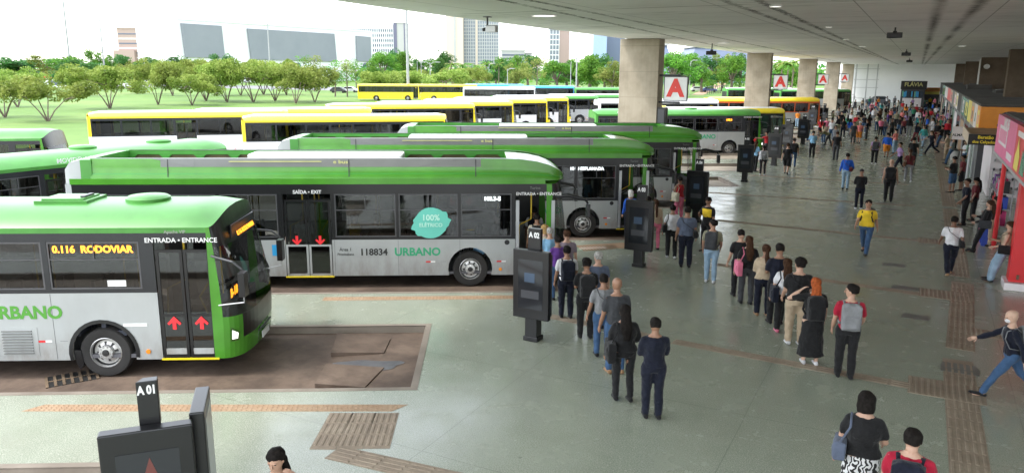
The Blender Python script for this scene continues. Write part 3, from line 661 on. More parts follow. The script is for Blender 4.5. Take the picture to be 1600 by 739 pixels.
    if detail:
        mb = MB(); mb.cbox((F-.32, 0, ze-.16), (.02, 1.5, .2), M_black); o = mb.build('destination_sign', t)
    if led:
        ds = MB(); lx, lz, lw = led[1], led[2], led[3]
        ds.box(lx-lw/2-.06, lx+lw/2+.06, -HW+.065, -HW+.085, lz-.12, lz+.12, M_btext); o = ds.build('route_display', t)
        text(led[0], led[4], led[5], parent=o, mx=face_mx((lx, -HW+.06, lz), (1, 0, 0), (0, 0, 1)), bold=.02)
    if text_side:
        for (s_, x, z, size, m_, al, bo) in text_side: text(s_, size, m_, parent=t, mx=face_mx((x, -HW-.004, z), (1, 0, 0), (0, 0, 1)), bold=bo, align=al)
    if interior:
        mb = MB()
        x = rear+1.0
        while x < (1.0 if kind != 'e' else -.6):
            if not any(d0[0]-.5 < x < d0[1]+.3 for d0 in doors):
                for yy in (-.98, -.52, .52, .98): mb.box(x, x+.42, yy-.2, yy+.2, zs+.45, zs+.55, M_seat); mb.box(x-.03, x+.05, yy-.2, yy+.2, zs+.5, zs+1.12, M_seat)
            x += .86
        mb.box(.7, .78, .2, HW-.06, zs+.1, 2.3, M_floorin); mb.box(1.0, 1.4, .4, .85, zs+.6, zs+.7, M_seat); mb.box(.95, 1.05, .4, .85, zs+.6, zs+1.4, M_seat)
        mb.lathe([(.2, 0), (.22, .02), (.2, .04)], (-.5, 0, 1), (1.75, .62, zs+1.0), M_black, 16); mb.box(1.72, 2.2, -.9, 1.15, zs+.09, zs+.85, M_floorin)
        mb.build('seats', t); mb = MB()
        for x in [q*1.7+rear+1.2 for q in range(int(L/1.7))]:
            for yy in (-.3, .3): mb.tube([(x, yy, zs+.5), (x, yy, ze-.1)], .018, M_pole, 6)
        for yy in (-.3, .3): mb.tube([(rear+1, yy, ze-.25), (.8, yy, ze-.25)], .018, M_pole, 6)
        for (d0, d1, *_) in doors: mb.tube([(d0+.08, -HW+.15, zs+.3), (d0+.12, -HW+.2, zs+1.35), (d0+.45, -HW+.3, zs+1.5), (d0+.45, -HW+.3, ze-.1)], .02, M_pole, 8); mb.tube([(d1-.08, -HW+.15, zs+.6), (d1-.3, -HW+.12, zs+1.2), (d1-.1, -HW+.15, zs+1.5)], .02, M_pole, 8)
        mb.build('handrail', t)
    return t
M_lens = glass('headlight_glass', .8, .2); M_hl = emit('headlight_lens', (1, 1, .95), .55)
def plan_y(x, F, dep=.62, e=.6):
    q = max(0, min(1, (x-(F-dep))/dep)); return HW*(1-q**(2/e))**(e/2)
def topz(x, F, zb, zt):
    q = max(0, min(1, x/(F-.05))); return zb-.04+(zt-zb+.04)*(1-q**4.2)**.62
def fairing(t, F, L, zb, zt, name='roof_fairing'):
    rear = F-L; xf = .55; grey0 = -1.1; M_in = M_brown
    x0 = rear+.75
    for s in (-1, 1):
        mb = MB(); yo, yi = s*1.24, s*1.10; zt_ = zt; yt = s*1.17; zm = zb+(zt-zb)*.55
        def P(x, z): return Vector((x, yo+(yt-yo)*(z-zb)/(zt-zb), z))
        # outer skin: long straight part, then a curve down to the nose
        xs_ = [x0, x0+1.8, -7.2, -4, -1.4, .3, .9, 1.4, 1.8, 2.1, 2.3, 2.45, 2.55, F-.07]; tops = []
        for x in xs_: tops.append(topz(x, F, zb, zt))
        rows = []
        for j in (0, .28, .34, .62, 1.0):
            rows.append([P(x, zb+(tp-zb)*j)+Vector((0, -s*(.015 if j == .34 else 0)-s*(1.27-plan_y(x+.07, F)), 0)) for x, tp in zip(xs_, tops)])
        def mf(a_, b_):
            if a_ == 3 and 1 <= b_ <= 4: return M_fgrey
            if a_ == 1: return M_dgreen
            return M_green
        mb.grid(rows, M_green, mf)
        # top ledge and dark nose strip
        rows2 = [rows[-1], [p+Vector((0, -s*.09, .005)) for p in rows[-1]]]
        mb.grid(rows2, M_green, lambda a_, b_: M_fgrey if 1 <= b_ <= 4 else (M_black if b_ == 0 or b_ >= 5 else M_green))
        # slanted ends of the grey band
        mb.face([P(-1.4, zt-.0)+Vector((0, s*.004, .0)), P(-1.4, zb+(zt-zb)*.62)+Vector((0, s*.004, 0)), P(-.2, zt-.01)+Vector((0, s*.004, 0))], M_fgrey)
        mb.face([P(-8.3, zt)+Vector((0, s*.004, 0)), P(-7.2, zb+(zt-zb)*.62)+Vector((0, s*.004, 0)), P(-7.2, zt)+Vector((0, s*.004, 0))], M_fgrey)
        for sx_ in (.15, -7.9, -3.2):
            mb.face([P(sx_, zb+.1)+Vector((0, s*.006, 0)), P(sx_+.025, zb+.1)+Vector((0, s*.006, 0)), P(sx_+.025, zt-.02)+Vector((0, s*.006, 0)), P(sx_, zt-.02)+Vector((0, s*.006, 0))], M_black)
        mb.build(name, t, smooth=True)
        # inner face: a ladder of rounded openings in front of brown shade
        mb = MB(); a, b = sorted((yi, yi-s*.03)); xe = 1.35
        mb.box(x0, xe, a, b, zb+.05, zb+.17, M_greenroof); mb.box(x0, xe, a, b, zt-.13, zt-.015, M_greenroof)
        k = 0; x = x0
        while x < xe-.1:
            mb.box(x, x+.16, a, b, zb+.17, zt-.13, M_greenroof)
            for (cx_, cz, ax, az) in ((x+.16, zb+.17, 1, 1), (x+.16, zt-.13, 1, -1)):
                mb.xz([(cx_, cz), (cx_+ax*.1, cz), (cx_, cz+az*.1)], a, b, M_greenroof)
            xr = min(x+.98, xe)
            for (cx_, cz, ax, az) in ((xr, zb+.17, -1, 1), (xr, zt-.13, -1, -1)):
                mb.xz([(cx_, cz), (cx_+ax*.1, cz), (cx_, cz+az*.1)], a, b, M_greenroof)
            x += .98
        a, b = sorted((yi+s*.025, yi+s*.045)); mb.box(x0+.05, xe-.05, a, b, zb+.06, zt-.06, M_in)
        mb.build('inner_panel', t)
    # nose cap between the fairings and the rear cap
    mb = MB(); rows = []
    for x in (1.0, 1.3, 1.7, 2.0, 2.2, 2.35, 2.47, 2.56, F-.07):
        tp = topz(x, F, zb, zt)-.015; w_ = plan_y(x+.07, F)-.15
        rows.append([Vector((x, w_*k/6, tp-.03*(abs(k)/6)**4)) for k in range(-6, 7)])
    mb.grid([[Vector((1.0, p.y, zb)) for p in rows[0]]]+rows, M_green); mb.build('front_cap', t, smooth=True)
    mb = MB(); rows = []
    for x, dz, w_ in ((rear+.0, .08, 1.0), (rear+.06, .3, 1.12), (rear+.22, zt-zb-.08, 1.18), (rear+.5, zt-zb, 1.2), (x0+.04, zt-zb, 1.21)):
        rows.append([Vector((x, -w_-.04, zb-.3)), Vector((x, -w_-.02, zb))]+[Vector((x, w_*k/4, zb+dz*(1-.05*(abs(k)/4)**6))) for k in range(-4, 5)]+[Vector((x, w_+.02, zb)), Vector((x, w_+.04, zb-.3))])
    mb.grid(rows, M_silver, lambda a_, b_: M_silver if a_ < 3 else M_greenroof); mb.grid([[Vector((x0+.04, p.y, zb)) for p in rows[-1]], rows[-1]], M_greenroof); mb.build('rear_cap', t, smooth=True)
    mb = MB(); mb.box(-6.2, -1.9, .1, .95, zb+.02, zt-.02, M_white); mb.box(-6.2, -1.9, -.35, .08, zb+.02, zt-.14, M_silver); mb.box(-1.6, -.2, -.6, .6, zb, zt-.2, M_dkgrey); mb.build('air_conditioner', t, bevel=.05)
    mb = MB(); mb.box(-8.4, -6.5, -.7, .7, zb, zt-.25, M_greenroof); mb.build('battery_box', t, bevel=.04)
    mb = MB(); zz = zb+(zt-zb)*.85; mb.box(-6.3, -3.9, -1.215, -1.195, zz, zz+.02, M_yel2); mb.build('stripe', t)
    text('e.Volare' if 0 else 'e bus', .13, M_yel2, parent=t, mx=face_mx((-3.4, -1.21, zz), (1, 0, 0), (0, .12, 1)), bold=.01, sx=1.4)
M_yel2 = paint('pale_yellow_stripe', (.55, .55, .2), .5); M_dgreen = paint('bus_green_shade', (.04, .25, .03), .3)
RZ = -.15
def frame_pos(W, head):      # W: road contact of the right front wheel (photo point already unprojected)
    a = R(head); return Vector((W.x-math.sin(a)*(HW-.05)*1., W.y+math.cos(a)*(HW-.05), RZ))
def ebus(W, label, led, number, open_door=False, stk=True, mw=None):
    T = [('SAÍDA • EXIT', -4.3, 2.62, .13, M_wtext, 'CENTER', .012), ('ENTRADA • ENTRANCE', 1.85, 2.56, .115, M_wtext, 'CENTER', .012), ('Torino', 1.75, 2.72, .10, M_fgrey, 'CENTER', .0), ('URBANO', -1.55, .96, .33, M_ttext, 'LEFT', .022) if 0 else ('URBANO', -1.42, .98, .30, M_ttext, 'CENTER', .022)]
    if number: T += [(number, -2.6, .98, .25, M_btext, 'CENTER', .018), ('Área 1', -3.35, 1.06, .12, M_btext, 'CENTER', .004), ('Piracicabana', -3.35, .93, .09, M_btext, 'CENTER', .004)]
    t = bus(frame_pos(W, 30), 30, label, zs=.33, zw=1.33, ze=2.83, crown=.10, rake=.2, kind='e', low=M_silver, roof=M_green, nose=M_green, band=M_black, L=13.3, wb=6.0,
            text_side=T, led=led, doors=((-4.95, -3.7, 'down'), (1.22, 2.3, None)+((1,) if open_door else ())),
            wins=((-9.6, -8.2), (-8.1, -6.7), (-6.6, -5.1), (-3.6, -1.98), (-1.9, -.32), (-.24, 1.12)), name='electric_bus', group='green electric buses in the bays')
    mb = MB()
    for s in (-1, 1):
        a, b = sorted((s*(HW+.004), s*(HW-.03))); mb.box(-10.4, 2.02, a, b, 2.83, 2.98, M_green)
    mb.build('roof_rail', t); fairing(t, 2.68, 13.3, 2.92, 3.5)
    mb = MB(); mb.box(-5.3, -5.05, -HW-.004, -HW, .9, 1.2, M_blue); mb.build('access_sign', t)
    mb = MB(); mb.tube([(1.0, -HW-.008, 1.24), (1.0, -HW+.0, 1.24)], (.07), M_black, 14); mb.build('logo', t)
    if stk:
        mb = MB(); n = 40; pts = []; r_ = random.Random(3)
        for k in range(n):
            a = 2*math.pi*k/n; lf = .10*max(0, math.cos(a-R(15)))**6+.10*max(0, math.cos(a-R(200)))**6; rr_ = .42+lf*(1+.5*math.sin(k*2.1)); pts.append((-1.05+rr_*math.cos(a), 1.78+rr_*math.sin(a)))
        mb.xz(pts, -HW-.010, -HW-.002, M_teal); o = mb.build('round_sticker', t)
        text('100%', .22, M_stk, parent=o, mx=face_mx((-1.05, -HW-.014, 1.92), (1, 0, 0), (0, 0, 1)), bold=.015); text('ELÉTRICO', .14, M_stk, parent=o, mx=face_mx((-1.05, -HW-.014, 1.72), (1, 0, 0), (0, 0, 1)), bold=.012)
    return t
M_stk = paint('pale_teal_lettering', (.50, .80, .70), .5)
W1, W2, W3 = G(170, 588, RZ), G(735, 447, RZ), G(910, 371, RZ); W4 = Vector((-10.25, 32.2, RZ))
# nearest bus: conventional, two amber displays
T1 = [('URBANO', -1.40, 1.30, .34, M_gtext, 'CENTER', .024), ('ENTRADA • ENTRANCE', 1.6, 2.68, .125, M_wtext, 'CENTER', .01), ('Apache VIP', 1.5, 2.84, .085, M_silver, 'CENTER', .005)]
b1 = bus(frame_pos(W1, 30), 30, 'green and silver city bus nearest the camera, with amber displays and closed doors', L=12.3, text_side=T1, zw=1.68, ze=2.92,
         led=('0.116  RODOVIAR', -.05, 2.50, 1.02, .185, M_ledg), wins=((-9.4, -7.8), (-7.7, -6.1), (-6.0, -4.4), (-4.3, -2.65), (-2.55, -.95), (-.85, .82)), hatches=((-.95, 'sq'), (.55, 'round'), (-4, 'round'), (-6, 'sq')), roofstrip=None, group='green buses in the near bays')
mb = MB(); mb.box(-2.6, -1.2, -HW-.006, -HW+.0, .46, 1.02, M_silver)
for q in range(9): mb.box(-2.5, -2.0, -HW-.03, -HW-.006, .50+q*.055, .52+q*.055, M_fgrey); mb.box(-1.85, -1.3, -HW-.03, -HW-.006, .50+q*.055, .52+q*.055, M_fgrey)
mb.build('grille', b1)
mb = MB(); n = 16
for k in range(n):
    a0, a1 = math.pi*k/n*1.12-.15, math.pi*(k+1)/n*1.12-.15
    q = [(r_*math.cos(a), r_*math.sin(a)+.50) for a in (a0, a1) for r_ in (.59, .66)]
    mb.face([(q[0][0], -HW-.012, q[0][1]), (q[1][0], -HW-.012, q[1][1]), (q[3][0], -HW-.012, q[3][1]), (q[2][0], -HW-.012, q[2][1])], M_black)
mb.build('arch_trim', b1)
mb = MB(); mb.xz([(-.58, .55), (-.45, .55), (-.42, .25), (-.5, .16), (-.56, .3)], -HW+.02, -HW+.30, M_black); mb.build('mud_flap', b1)
mb = MB(); mb.cbox((2.18, 0, 1.42), (.03, .66, .26), M_btext); o = mb.build('route_display', b1)
text('B-18', .24, M_led, parent=o, mx=face_mx((2.2, -.3, 1.42), (0, 1, 0), (0, 0, 1)), bold=.03)
mb = MB(); mb.cbox((2.36, 0, 2.72), (.03, 1.5, .22), M_btext); mb.build('front_display', b1); text('0.116 RODOVIARIA', .13, M_led, parent=b1, mx=face_mx((2.48, -.2, 2.70), (0, 1, 0), (-.25, 0, 1)), bold=.01)
mb = MB(); mb.box(.62, .84, -HW-.006, -HW, 1.02, 1.08, M_white); mb.box(.40, .62, -HW-.006, -HW, 1.02, 1.08, M_white); mb.build('notice_sticker', b1)
mb = MB(); mb.box(.18, .52, -HW+.018, -HW+.022, 1.80, 1.92, M_white); mb.build('window_sticker', b1)
b2 = ebus(W2, 'green electric bus with teal 100% sticker and number 118834, passengers boarding at its front door', ('108.3-E', .6, 2.42, .46, .15, M_ledw), '118834', True)
b3 = ebus(W3, 'second green electric bus, at bay A 03, with its front door open', ('108.4 ESPLANADA', .1, 2.45, .9, .15, M_ledw), None, True, False)
b4 = ebus(W4, 'third green electric bus, half hidden in front of the nearest concrete column', None, None, True, False)
# conventional green buses further away
CW = ((-9.4, -7.8), (-7.7, -6.1), (-6.0, -4.4), (-4.3, -2.65), (-2.55, -.95), (-.85, .82))
def conv(W, head, label, **k):
    k.setdefault('wins', CW); k.setdefault('detail', False)
    return bus(frame_pos(Vector(W[:3]) if len(W) > 2 else Vector((W[0], W[1], RZ)), head), head, label, **k)
TM = [('MOVIDO A BIODIESEL', -3.2, 2.98, .2, M_wtext, 'CENTER', .01), ('EURO 6', .2, 1.25, .42, M_btext, 'CENTER', .01)]
b5 = conv((-23.2, 18.9), 86, 'green roofed bus lettered MOVIDO A BIODIESEL behind the first electric bus', text_side=TM, led=('107.2', 1.6, 2.6, .5, .17, M_ledg), hatches=((-5.8, 'round'), (-2.6, 'round'), (.2, 'round')), doors=((1.08, 2.12, None), (-4.6, -3.4, None)), wins=((-9.4, -7.8), (-7.7, -6.1), (-6.0, -4.75), (-3.3, -2.0), (-1.95, -.6), (-.5, .9)), detail=True)
b6 = conv((-34.7, 18.9), 38, 'green roofed bus at the left edge below the lawn', hatches=((-.6, 'round'),))
YK = dict(roof=M_yellow, nose=M_yellow, low=M_white, roofstrip=M_white, group='yellow roofed buses waiting in the yard', doors=((-4.6, -3.4, None), (1.08, 2.12, None)), wins=((-9.4, -7.8), (-7.7, -6.1), (-6.0, -4.75), (-3.3, -2.0), (-1.95, -.6), (-.5, .9)))
def ybus(pr, head, off, label, **k):     # pr: a photo point on the eave, off: its local x on the bus
    e = G(pr[0], pr[1], 2.85+RZ); a = R(head); kk = dict(YK); kk.update(k)
    W = e-Vector((math.cos(a), math.sin(a), 0))*off
    return conv((W.x, W.y, RZ), head, label, **kk)
ybus((137, 184), 43, -9.6, 'yellow roofed bus farthest left, in front of the lawn')
ybus((379, 190), 38, -9.6, 'yellow roofed bus whose rear corner shows behind the second electric bus')
ybus((583, 176), 45, 2.3, 'yellow roofed bus behind the electric buses, its nose under the thick light mast')
ybus((744, 168), 42, 2.3, 'long yellow roofed bus whose nose shows left of the three parked noses')
ybus((804, 164), 44, 2.3, 'yellow roofed bus, first of the three noses left of the column', group='yellow bus noses in a row')
ybus((857, 160), 44, 2.3, 'yellow roofed bus, middle one of the three noses left of the column', group='yellow bus noses in a row')
ybus((890, 157), 44, 2.3, 'yellow roofed bus, last of the three noses left of the column', group='yellow bus noses in a row')
GK = dict(roof=M_greenroof, low=M_silver, nose=M_green, group='green roofed buses in the far bays')
ybus((937, 154), 42, 2.3, 'green roofed bus with dark front door, just right of the yellow noses', **GK)
ybus((1010, 152), 42, 2.3, 'green and white bus partly behind the nearest column', **GK)
b16 = conv(G(1138, 243, RZ), 33, 'green and white bus lettered URBANO right of the nearest column', text_side=[('URBANO', -1.9, 1.32, .42, M_ttext, 'CENTER', .02), ('A BIODIESEL', -7.6, 3.02, .2, M_wtext, 'CENTER', .01), ('ENTRADA • ENTRANCE', 1.6, 2.68, .125, M_wtext, 'CENTER', .01)], led=('108.5', -.1, 2.48, .9, .2, M_ledg), hatches=((-7, 'round'), (-2.5, 'round')), group='green roofed buses in the far bays', detail=True)
ybus((1229, 176), 33, 2.3, 'yellow roofed bus right behind the URBANO bus', low=M_silver, hatches=((-7, 'round'),), group='buses with warm coloured roofs in the far bays')
ybus((1283, 158), 33, 2.3, 'orange and yellow bus between the second and third columns', roof=M_yellow, nose=M_orange, low=M_silver, band=M_orange, roofstrip=None, group='buses with warm coloured roofs in the far bays')
ybus((1331, 143), 33, 2.3, 'green bus near the scaffold at the far end of the bays', **GK)
ybus((1243, 141), 33, 2.3, 'green roof of a bus between the second and third columns', **GK)
ybus((1125, 161), 33, 2.3, 'white bus seen under the nearest letter A sign', roof=M_white, low=M_white, nose=M_white, group='white and blue buses in the outer yard')
def dbus(px, py, d, head, label, **k):
    P = D(px, py, d); kk = dict(group='white and blue buses in the outer yard', interior=False); kk.update(k); return conv((P.x, P.y, RZ), head, label, **kk)
dbus(815, 152, 128, 27, 'long white bus with dark windows parked beyond the yellow noses', roof=M_white, nose=M_white, low=M_white)
dbus(878, 150, 140, 27, 'blue and white bus parked beyond the yellow noses', roof=M_blue, nose=M_blue, low=M_white)
dbus(800, 144, 155, 27, 'blue and white bus partly hidden behind the long white bus', roof=M_blue, nose=M_blue, low=M_white)
dbus(990, 150, 128, 27, 'green and white bus parked left of the nearest column', roof=M_greenroof, nose=M_green, low=M_white)
dbus(727, 151, 150, 27, 'all yellow bus parked under the small trees, right one of two', roof=M_yellow, nose=M_yellow, low=M_yellow, group='all yellow buses under the small trees')
dbus(637, 151, 150, 27, 'all yellow bus parked under the small trees, left one of two', roof=M_yellow, nose=M_yellow, low=M_yellow, group='all yellow buses under the small trees')
# ------------------------------------------------------------------ information totems (kiosks)
M_brightred = paint("dull_red_picture", (.13, .035, .03), .3); M_pale = paint("pale_backlit_sheet", (.25, .27, .26), .3); M_scr2 = paint('dim_blue_picture', (.05, .08, .13), .2); M_scr3 = paint('dim_grey_picture', (.06, .062, .07), .2)
def kiosk(c, num, label, rz=0., second=False, sc=1.):
    t = empty('information_totem', (c[0], c[1], 0), rz); tag(t, label, 'totem', 'black information totems along the bays'); t.scale = (sc, sc, sc)
    mb = MB(); mb.box(-.14, .14, -.12, .12, .03, .55, M_black); mb.box(-.17, .17, -.15, .15, 0, .10, M_black); mb.build('post', t, bevel=.01)
    mb = MB(); mb.box(-.42, .42, -.15, -.02, .5, 1.98, M_black); mb.box(-.39, .39, -.02, .10, .56, 1.9, M_dkgrey); p = mb.build('panel', t, bevel=.012)
    mb = MB(); mb.box(-.29, .29, -.156, -.1505, .72, 1.78, M_scrn); s = mb.build('screen', p)
    mb = MB(); r_ = random.Random(int(c[1]*10))
    mb.box(-.2+r_.uniform(0, .1), .1, -.160, -.157, 1.3, 1.5, M_scr2); mb.box(-.22, .2, -.160, -.157, .95, 1.12, M_scr3); mb.build('picture', s)
    mb = MB(); mb.box(-.15, .15, .0, .10, 1.9, 2.42, M_black); nb = mb.build('number_block', t, bevel=.01)
    text(num, .155, M_wtext, parent=nb, mx=face_mx((0, -.003, 2.28), (1, 0, 0), (0, 0, 1)), bold=.03, sx=.8)
    return t
K = [((833, 530), 'A 02', 'black totem numbered A 02 beside the queue for the first electric bus'), ((998, 416), 'A 03', 'black totem numbered A 03 in front of the second electric bus')]
for p, n_, l in K:
    c = G(*p); kiosk((c.x, c.y), n_, l, R(-2))
kiosk((-7.15, 29.2), 'A 04', 'black totem numbered A 04 near the nose of the third electric bus', R(-6))
for px, py, n_, l, rz in ((1163, 284, 'A 05', 'black totem left of the woman with a grey backpack, by the URBANO bus', 0), (1209, 259, 'A 06', 'leaning shaped black totem behind the two people in black', -10), (1228, 238, 'A 07', 'black totem beyond the two people in black, its number block showing', -10), (1254, 226, 'A 08', 'black totem beside the white bin near the orange bus', -10), (1268, 203, 'A 09', 'dark totem just behind the bin and the standing woman', -10), (1286, 198, 'A 10', 'distant dark totem in front of the green far bus', -10)):
    c = G(px, py); kiosk((c.x, c.y), n_, l, R(rz), sc=1.0 if px > 1165 else .98)
# nearest totem: two panels
c = G(229, 603, 2.5); kx, ky = c.x, c.y
t = empty('information_totem', (kx, ky, 0), R(48)); t.scale = (1, 1, 1.04); tag(t, 'nearest black totem, numbered A 01, with two panels seen from above', 'totem', 'black information totems along the bays')
mb = MB(); mb.box(-.14, .14, -.12, .12, .03, .55, M_black); mb.box(-.17, .17, -.15, .15, 0, .10, M_black); mb.build('post', t, bevel=.01)
mb = MB(); mb.box(-.47, .40, -.17, -.02, .5, 2.02, M_black); p = mb.build('panel', t, bevel=.015)
mb = MB(); mb.box(-.33, .26, -.176, -.1705, .72, 1.80, M_scrn); s_ = mb.build('screen', p)
mb = MB(); mb.xz([(-.2, 1.2), (.16, 1.2), (-.02, 1.74)], -.180, -.177, M_brightred); mb.xz([(-.26, .8), (.2, .8), (.2, 1.15), (-.26, 1.15)], -.180, -.177, M_scr3); mb.build('picture', s_)
mb = MB(); mb.prism([(-.10, -.02), (.10, -.02), (.10, .10), (-.04, .10)], 2.0, 2.46, M_black); nb = mb.build('number_block', t, bevel=.008)
text('A 01', .12, M_wtext, parent=nb, mx=face_mx((0, -.023, 2.37), (1, 0, 0), (0, 0, 1)), bold=.03, sx=.75)
mx2 = Matrix.Translation((.46, .36, 0)) @ Matrix.Rotation(R(86), 4, 'Z')
mb = MB(); mb.box(-.36, .36, -.08, .07, .5, 2.06, M_black, mx2); p = mb.build('panel', t, bevel=.015)
mb = MB(); mb.box(-.28, .27, -.086, -.081, .72, 1.95, M_pale, mx2); mb.build('screen', p)
# ------------------------------------------------------------------ shops on the right
M_wood = mat_noise3('shop_wood', 2, [(.3, (.28, .17, .09)), (.7, (.42, .28, .17))], .6)
M_beige = paint('shop_beige', (.50, .40, .30), .5); M_sgreen = paint('shop_green_glass', (.16, .42, .28), .15); M_roofd = mat_noise3('shop_roof', .5, [(.3, (.055, .052, .05)), (.7, (.11, .105, .10))], .85, .4, 6)
M_ora = paint('ad_orange', (.75, .28, .03), .4); M_yelo = paint('ad_yellow', (.80, .66, .12), .4); M_pink = paint('ad_pink', (.78, .16, .34), .4); M_sred = paint('ad_red', (.68, .05, .06), .4)
M_tealp = paint('shop_teal_panel', (.22, .50, .42), .2); M_palegr = paint('ad_pale', (.75, .70, .72), .4); M_brightyel = paint('yellow_lettering', (.85, .65, .03), .4, .02); M_navy = paint('navy_panel', (.02, .035, .06), .4)
M_glassd = paint("dark_shop_glass", (.03, .035, .04), .1); X0 = 2.9; Y0 = 47.5; ZT = 3.95; ZB = 2.62
t = empty('shop', (X0, Y0, 0)); tag(t, 'long row of shops with a flat dark roof and an orange and yellow end panel', 'shop')
mb = MB(); L_ = 105
mb.box(.06, 9, .06, L_, -.05, ZB-.02, M_dkgrey)
mb.build('wall', t)
mb = MB(); mb.box(-.05, 9.2, -.05, L_+.1, ZT, ZT+.12, M_roofd)
r_ = random.Random(5)
for k in range(16): x, y = r_.uniform(1, 8), r_.uniform(3, 90); mb.box(x, x+r_.uniform(.6, 2.2), y, y+r_.uniform(1, 4), ZT+.12, ZT+r_.uniform(.25, .6), r_.choice([M_roofd, M_steel, M_dkgrey]))
mb.build('roof', t)
segs = [(0, 2.6, M_ora), (2.6, 5.2, M_palegr), (5.2, 8.5, M_beige), (8.6, 12, M_yelo), (12.1, 17, M_sgreen), (17.1, 21, M_tealp), (21, 23, M_dkgrey), (23, 29, M_roofd), (29, 33, M_palegr), (33, 38, M_beige), (38, 43, M_dkgrey), (43, 49, M_beige), (49, 60, M_sred), (60, 72, M_palegr), (72, 85, M_sgreen), (85, 105, M_dkgrey)]
for i, (a, b, m) in enumerate(segs):
    mb = MB(); mb.box(-.02, .05, a+.06, b-.06, ZB, ZT-.02, m); o = mb.build('fascia_panel', t)
    if m in (M_sgreen, M_tealp, M_beige, M_palegr, M_ora) and b < 50:
        mb = MB(); L2 = b-a; mb.box(-.028, -.021, a+L2*.2, a+L2*.75, ZB+.2, ZT-.25, [M_yelo, M_palegr, M_ora, M_sred][i % 4]); mb.box(-.034, -.029, a+L2*.35, a+L2*.55, ZB+.35, ZT-.5, [M_pink, M_sgreen, M_navy][i % 3]); mb.build('poster', o)
mb = MB(); mb.box(0, 9, 0, .06, ZB, ZT-.02, M_ora); mb.box(2.6, 9, -.01, -.001, ZB+.25, ZT-.1, M_yelo); mb.box(.05, .6, -.012, -.001, ZB+.02, ZT-.04, M_ora)
mb.build('end_panel', t)
mb = MB()
for (cx_, cz, s1, s2) in ((1.35, 3.55, .42, .17), (1.25, 3.0, .48, .22), (1.55, 3.2, .3, .12)): mb.ell((cx_, -.03, cz), (s1, .02, s2), M_navy, 16); mb.ell((cx_+.12, -.045, cz+.04), (s1*.6, .02, s2*.5), M_palegr, 14)
mb.build('picture', t)
# open fronts below the fascia: pillars, shelves of goods
for k in range(16):
    mb = MB(); y = 2+6.4*k; m = [M_steel, M_wood, M_dkgrey, M_beige][k % 4]
    mb.box(-.02, .055, y, y+.5, 0, ZB-.03, M_steel); mb.build('pillar', t)
    mb = MB(); mb.box(.0, .055, y+.7, y+5.8, .05, 2.3, [M_sgreen, M_glassd, M_wood, M_glassd, M_palegr][k % 5]); mb.build('shop_window', t)
YS = 41.5; c = onY(1512, 226, YS); d = onY(1566, 226, YS); h_ = onY(1512, 209.5, YS).z-c.z; wd = d.x-c.x
t = empty('shop', (c.x, YS, 0)); tag(t, 'shoe shop with pale wooden box and shoe shelves under the Baratão sign', 'shop')
mb = MB(); mb.box(1.05, 7, .75, 5.8, -.05, c.z-.02, M_palegr); mb.build('wall', t)
mb = MB(); mb.box(0, .06, .25, 5.8, c.z, c.z+h_+.04, M_beige); mb.box(.07, 7, .25, 5.8, c.z, c.z+h_-.05, M_wood); mb.build('wooden_box', t)
mb = MB(); mb.tube([(.15, .4, 0), (.15, .4, c.z)], .06, M_steel, 8); mb.build('pillar', t)
r_ = random.Random(9)
for k in range(6):
    z = .35+.42*k; mb = MB(); mb.box(1.1, 3.6, .45, .74, z, z+.025, M_palegr); mb.build('shelf', t)
    for q in range(9):
        x = 1.2+.26*q; mb = MB(); m = r_.choice([M_navy, M_black, M_black, M_dkgrey, M_steel]); mb.tube([(x, .48, z+.06), (x+.01, .58, z+.075), (x+.02, .70, z+.10)], [.035, .05, .055], m, 6); mb.build('shoe', t)
t = empty('shop_sign', (c.x, YS, c.z)); tag(t, 'black sign reading Baratão dos Calçados in yellow letters', 'sign')
mb = MB(); mb.box(0, wd+1.5, 0, .2, 0, h_, M_black); mb.build('sign_box', t)
text('Baratão', h_*.42, M_brightyel, parent=t, mx=face_mx((wd*.50, -.006, h_*.72), (1, 0, 0), (0, 0, 1)), bold=.02); text('dos Calçados', h_*.36, M_brightyel, parent=t, mx=face_mx((wd*.47, -.006, h_*.28), (1, 0, 0), (0, 0, 1)), bold=.02)
# hanging grey sign
c = onY(1487, 218, 50.5); d = onY(1507, 218, 50.5)
t = empty('shop_sign', (c.x, 50.5, c.z)); tag(t, 'small pale grey projecting sign with dark lettering on the shop row', 'sign'); wd = d.x-c.x
mb = MB(); mb.box(0, wd, 0, .12, 0, .72, M_palegr); mb.build('sign_box', t); text('ALMAS', .2, M_btext, parent=t, mx=face_mx((wd*.5, -.006, .25), (1, 0, 0), (0, 0, 1)), bold=.02)
# nearest shop: red end, pink and red sign band
XS = 2.62
t = empty('shop', (XS, 23.85, 0)); tag(t, 'nearest shop, with a bright red end panel and white plinth', 'shop')
mb = MB(); mb.box(0, 6, -.05, .06, .22, 2.85, M_red); mb.box(-.05, 0, -.05, .5, .22, 2.85, M_red); mb.build('end_panel', t)
mb = MB(); mb.box(-.14, 6, -.16, .7, 0, .2, M_palegr); mb.build('plinth', t, bevel=.01)
mb = MB(); mb.box(.12, .18, -.09, -.051, .3, .42, M_brown); mb.build('lock_box', t)
mb = MB(); mb.box(.75, .85, .7, 8.3, -.02, 2.8, M_palegr); mb.box(.70, .75, 3.2, 3.6, 1.4, 1.8, M_blue); mb.tube([(.73, .7, 1.2), (.72, 2.3, 1.1), (.72, 3.2, 1.3)], .02, M_black, 6); mb.build('wall', t)
mb = MB(); mb.tube([(.02, 5.6, 0), (.02, 5.6, 2.9)], .07, M_red, 10); mb.build('red_post', t)
mb = MB(); mb.box(-.1, 6, -4, 8.6, 2.86, 2.95, M_steel); mb.build('awning_frame', t)
mb = MB(); mb.box(.1, 6, -9, 8.5, 4.22, 4.3, M_roofd); mb.build('roof', t)
